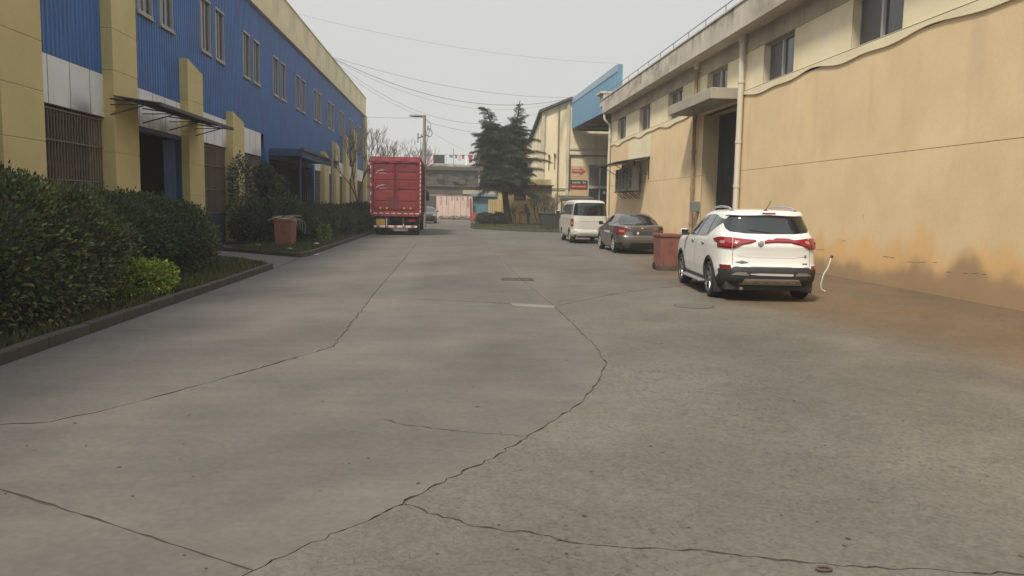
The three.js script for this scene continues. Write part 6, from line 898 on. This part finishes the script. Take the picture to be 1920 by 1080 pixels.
  const g = (() => { const p = []; const N = rng(3); for (let i = 0; i < 9; i++) { const z = i / 9, s = (i % 2 ? 1 : -1), w = 0.26 * (1 - z * 0.5), x = s * w, y = (N() - 0.5) * 0.16; p.push(0, 0, z, s * 0.02, 0, z + 0.1, x, y, z + 0.3); p.push(0, 0, z, x * 0.4, -0.16 - 0.1 * N(), z + 0.2, 0.03 * s, 0, z + 0.08); } const b = new THREE.BufferGeometry(); b.setAttribute('position', new THREE.Float32BufferAttribute(p, 3)); b.computeVertexNormals(); return b; })();
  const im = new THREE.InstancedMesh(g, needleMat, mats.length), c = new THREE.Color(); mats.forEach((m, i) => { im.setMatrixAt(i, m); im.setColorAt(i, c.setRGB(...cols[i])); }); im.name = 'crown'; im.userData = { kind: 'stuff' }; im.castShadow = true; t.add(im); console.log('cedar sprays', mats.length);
}
// ---------------------------------------------------------------- the person under the cedar, bending forward in dark work clothes
{
  const bones = (list, blend) => (x, y, z) => { let s = 0; const k = blend; for (const [a, b, ra, rb] of list) { const bx = b[0] - a[0], by = b[1] - a[1], bz = b[2] - a[2], px = x - a[0], py = y - a[1], pz = z - a[2], L = bx * bx + by * by + bz * bz, h = clamp((px * bx + py * by + pz * bz) / L), d = Math.hypot(px - bx * h, py - by * h, pz - bz * h) - lerp(ra, rb, h); s += Math.exp(-d / k); } return -k * Math.log(s); };
  const mesh = (f, c, half, res) => { const mc = new MarchingCubes(res, new THREE.MeshStandardMaterial(), false, false, 60000); mc.isolation = 0; for (let k = 0; k < res; k++) for (let j = 0; j < res; j++) for (let i = 0; i < res; i++) { const p = [i, j, k].map((v, q) => c[q] + (v - res / 2) / (res / 2) * half); mc.field[i + j * res + k * res * res] = -f(...p); } mc.update(); const n = mc.count, g = new THREE.BufferGeometry(); const P = new Float32Array(n * 3), Nn = new Float32Array(n * 3); for (let i = 0; i < n; i++) for (let q = 0; q < 3; q++) { P[i * 3 + q] = mc.positionArray[i * 3 + q] * half + c[q]; Nn[i * 3 + q] = mc.normalArray[i * 3 + q]; } g.setAttribute('position', new THREE.BufferAttribute(P, 3)); g.setAttribute('normal', new THREE.BufferAttribute(Nn, 3)); return g; };
  const t = thing('person', 'person in dark blue work clothes leaning forward under the cedar, seen from the side', 'person', [5.78, 0.1, -61.8]);
  // facing -x; hips at 0.9, trunk leaning forward, arms reaching down to something reddish held at the chest
  const legs = [[[0.02, 0.9, 0.09], [0.0, 0.48, 0.1], 0.1, 0.066], [[0.0, 0.48, 0.1], [0.06, 0.09, 0.11], 0.06, 0.045], [[0.02, 0.9, -0.09], [-0.04, 0.48, -0.1], 0.1, 0.066], [[-0.04, 0.48, -0.1], [0.0, 0.09, -0.11], 0.06, 0.045]];
  const torso = [[[0.03, 0.9, 0.07], [0.03, 0.9, -0.07], 0.12, 0.12], [[0.03, 0.95, 0], [-0.1, 1.22, 0], 0.14, 0.15], [[-0.18, 1.36, 0.13], [-0.18, 1.36, -0.13], 0.09, 0.09], [[-0.1, 1.22, 0], [-0.18, 1.36, 0], 0.15, 0.13]];
  const arms = [-1, 1].flatMap(s => [[[-0.18, 1.37, s * 0.18], [-0.2, 1.1, s * 0.23], 0.06, 0.045], [[-0.2, 1.1, s * 0.23], [-0.4, 1.12, s * 0.1], 0.045, 0.034]]);
  part('trousers', mesh(bones([...legs, [[0.03, 0.93, 0.05], [0.03, 0.93, -0.05], 0.125, 0.125]], 0.02), [0, 0.55, 0], 0.62, 56), mat([0.02, 0.022, 0.03], { rough: 0.95 }), t);
  part('jacket', mesh(bones([...torso, ...arms], 0.022), [-0.15, 1.15, 0], 0.5, 56), mat([0.035, 0.05, 0.075], { rough: 0.95 }), t);
  const skin = mat([0.34, 0.2, 0.14], { rough: 0.6 }), head = mesh(bones([[[-0.26, 1.55, 0], [-0.25, 1.6, 0], 0.085, 0.092], [[-0.285, 1.5, 0], [-0.27, 1.53, 0], 0.055, 0.07], [[-0.2, 1.42, 0], [-0.235, 1.5, 0], 0.055, 0.052], [[-0.352, 1.545, 0], [-0.37, 1.525, 0], 0.012, 0.016], [[-0.24, 1.56, 0.095], [-0.235, 1.53, 0.092], 0.016, 0.012], [[-0.24, 1.56, -0.095], [-0.235, 1.53, -0.092], 0.016, 0.012]], 0.012), [-0.26, 1.54, 0], 0.17, 48);
  const b = part('head', head, skin, t); part('hair', mesh(bones([[[-0.23, 1.6, 0], [-0.24, 1.635, 0], 0.095, 0.08], [[-0.19, 1.53, 0], [-0.2, 1.6, 0], 0.07, 0.085]], 0.012), [-0.22, 1.58, 0], 0.17, 40), mat([0.018, 0.015, 0.013], { rough: 0.8 }), b);
  part('eye', [-1, 1].map(s => new THREE.SphereGeometry(0.011, 8, 6).translate(-0.342, 1.567, s * 0.035)), mat([0.03, 0.025, 0.02]), b); part('mouth', box(-0.348, -0.338, 1.49, 1.497, -0.024, 0.024), mat([0.22, 0.08, 0.07]), b);
  for (const s of [-1, 1]) { const w = [-0.4, 1.12, s * 0.1], f = [[w, [-0.46, 1.13, s * 0.085], 0.03, 0.026]]; for (let i = 0; i < 4; i++) { const y = 1.155 - i * 0.021; f.push([[-0.46, y, s * 0.085], [-0.5, y - 0.006, s * 0.07], 0.0095, 0.009], [[-0.5, y - 0.006, s * 0.07], [-0.505 + 0.003 * i, y - 0.014, s * 0.04], 0.009, 0.008]); } f.push([[-0.43, 1.145, s * 0.07], [-0.47, 1.175, s * 0.045], 0.011, 0.009]); part('hand', mesh(bones(f, 0.006), [-0.45, 1.13, s * 0.08], 0.11, 40), skin, t); }
  for (const z of [0.11, -0.11]) part('shoe', [rbox(-0.17, 0.11, 0.0, 0.1, z - 0.05, z + 0.05, 0.035)], mat([0.03, 0.028, 0.026]), t);
  const pk = thing('red_parcel', 'small reddish bundle held by the person under the cedar', 'bundle', [5.26, 1.16, -61.8]); part('wrap', (() => { const g = new THREE.IcosahedronGeometry(0.13, 3), p = g.attributes.position; for (let i = 0; i < p.count; i++) { const k = 0.85 + 0.35 * fbm(p.getX(i) * 14 + 3, p.getY(i) * 14 + p.getZ(i) * 9, 4, 3); p.setXYZ(i, p.getX(i) * k * 0.75, p.getY(i) * k, p.getZ(i) * k * 0.6); } g.computeVertexNormals(); return g; })(), mat([0.26, 0.07, 0.05], { rough: 0.9 }), pk);
}
scene.traverse(o => { if (o.isMesh) { o.castShadow = true; o.receiveShadow = true; } });
const renderer = new THREE.WebGLRenderer({ antialias: true });
renderer.setSize(1024, 576); renderer.toneMapping = THREE.LinearToneMapping; renderer.toneMappingExposure = EXPOSURE; renderer.shadowMap.enabled = true; renderer.shadowMap.type = THREE.PCFSoftShadowMap;
renderer.render(scene, camera);
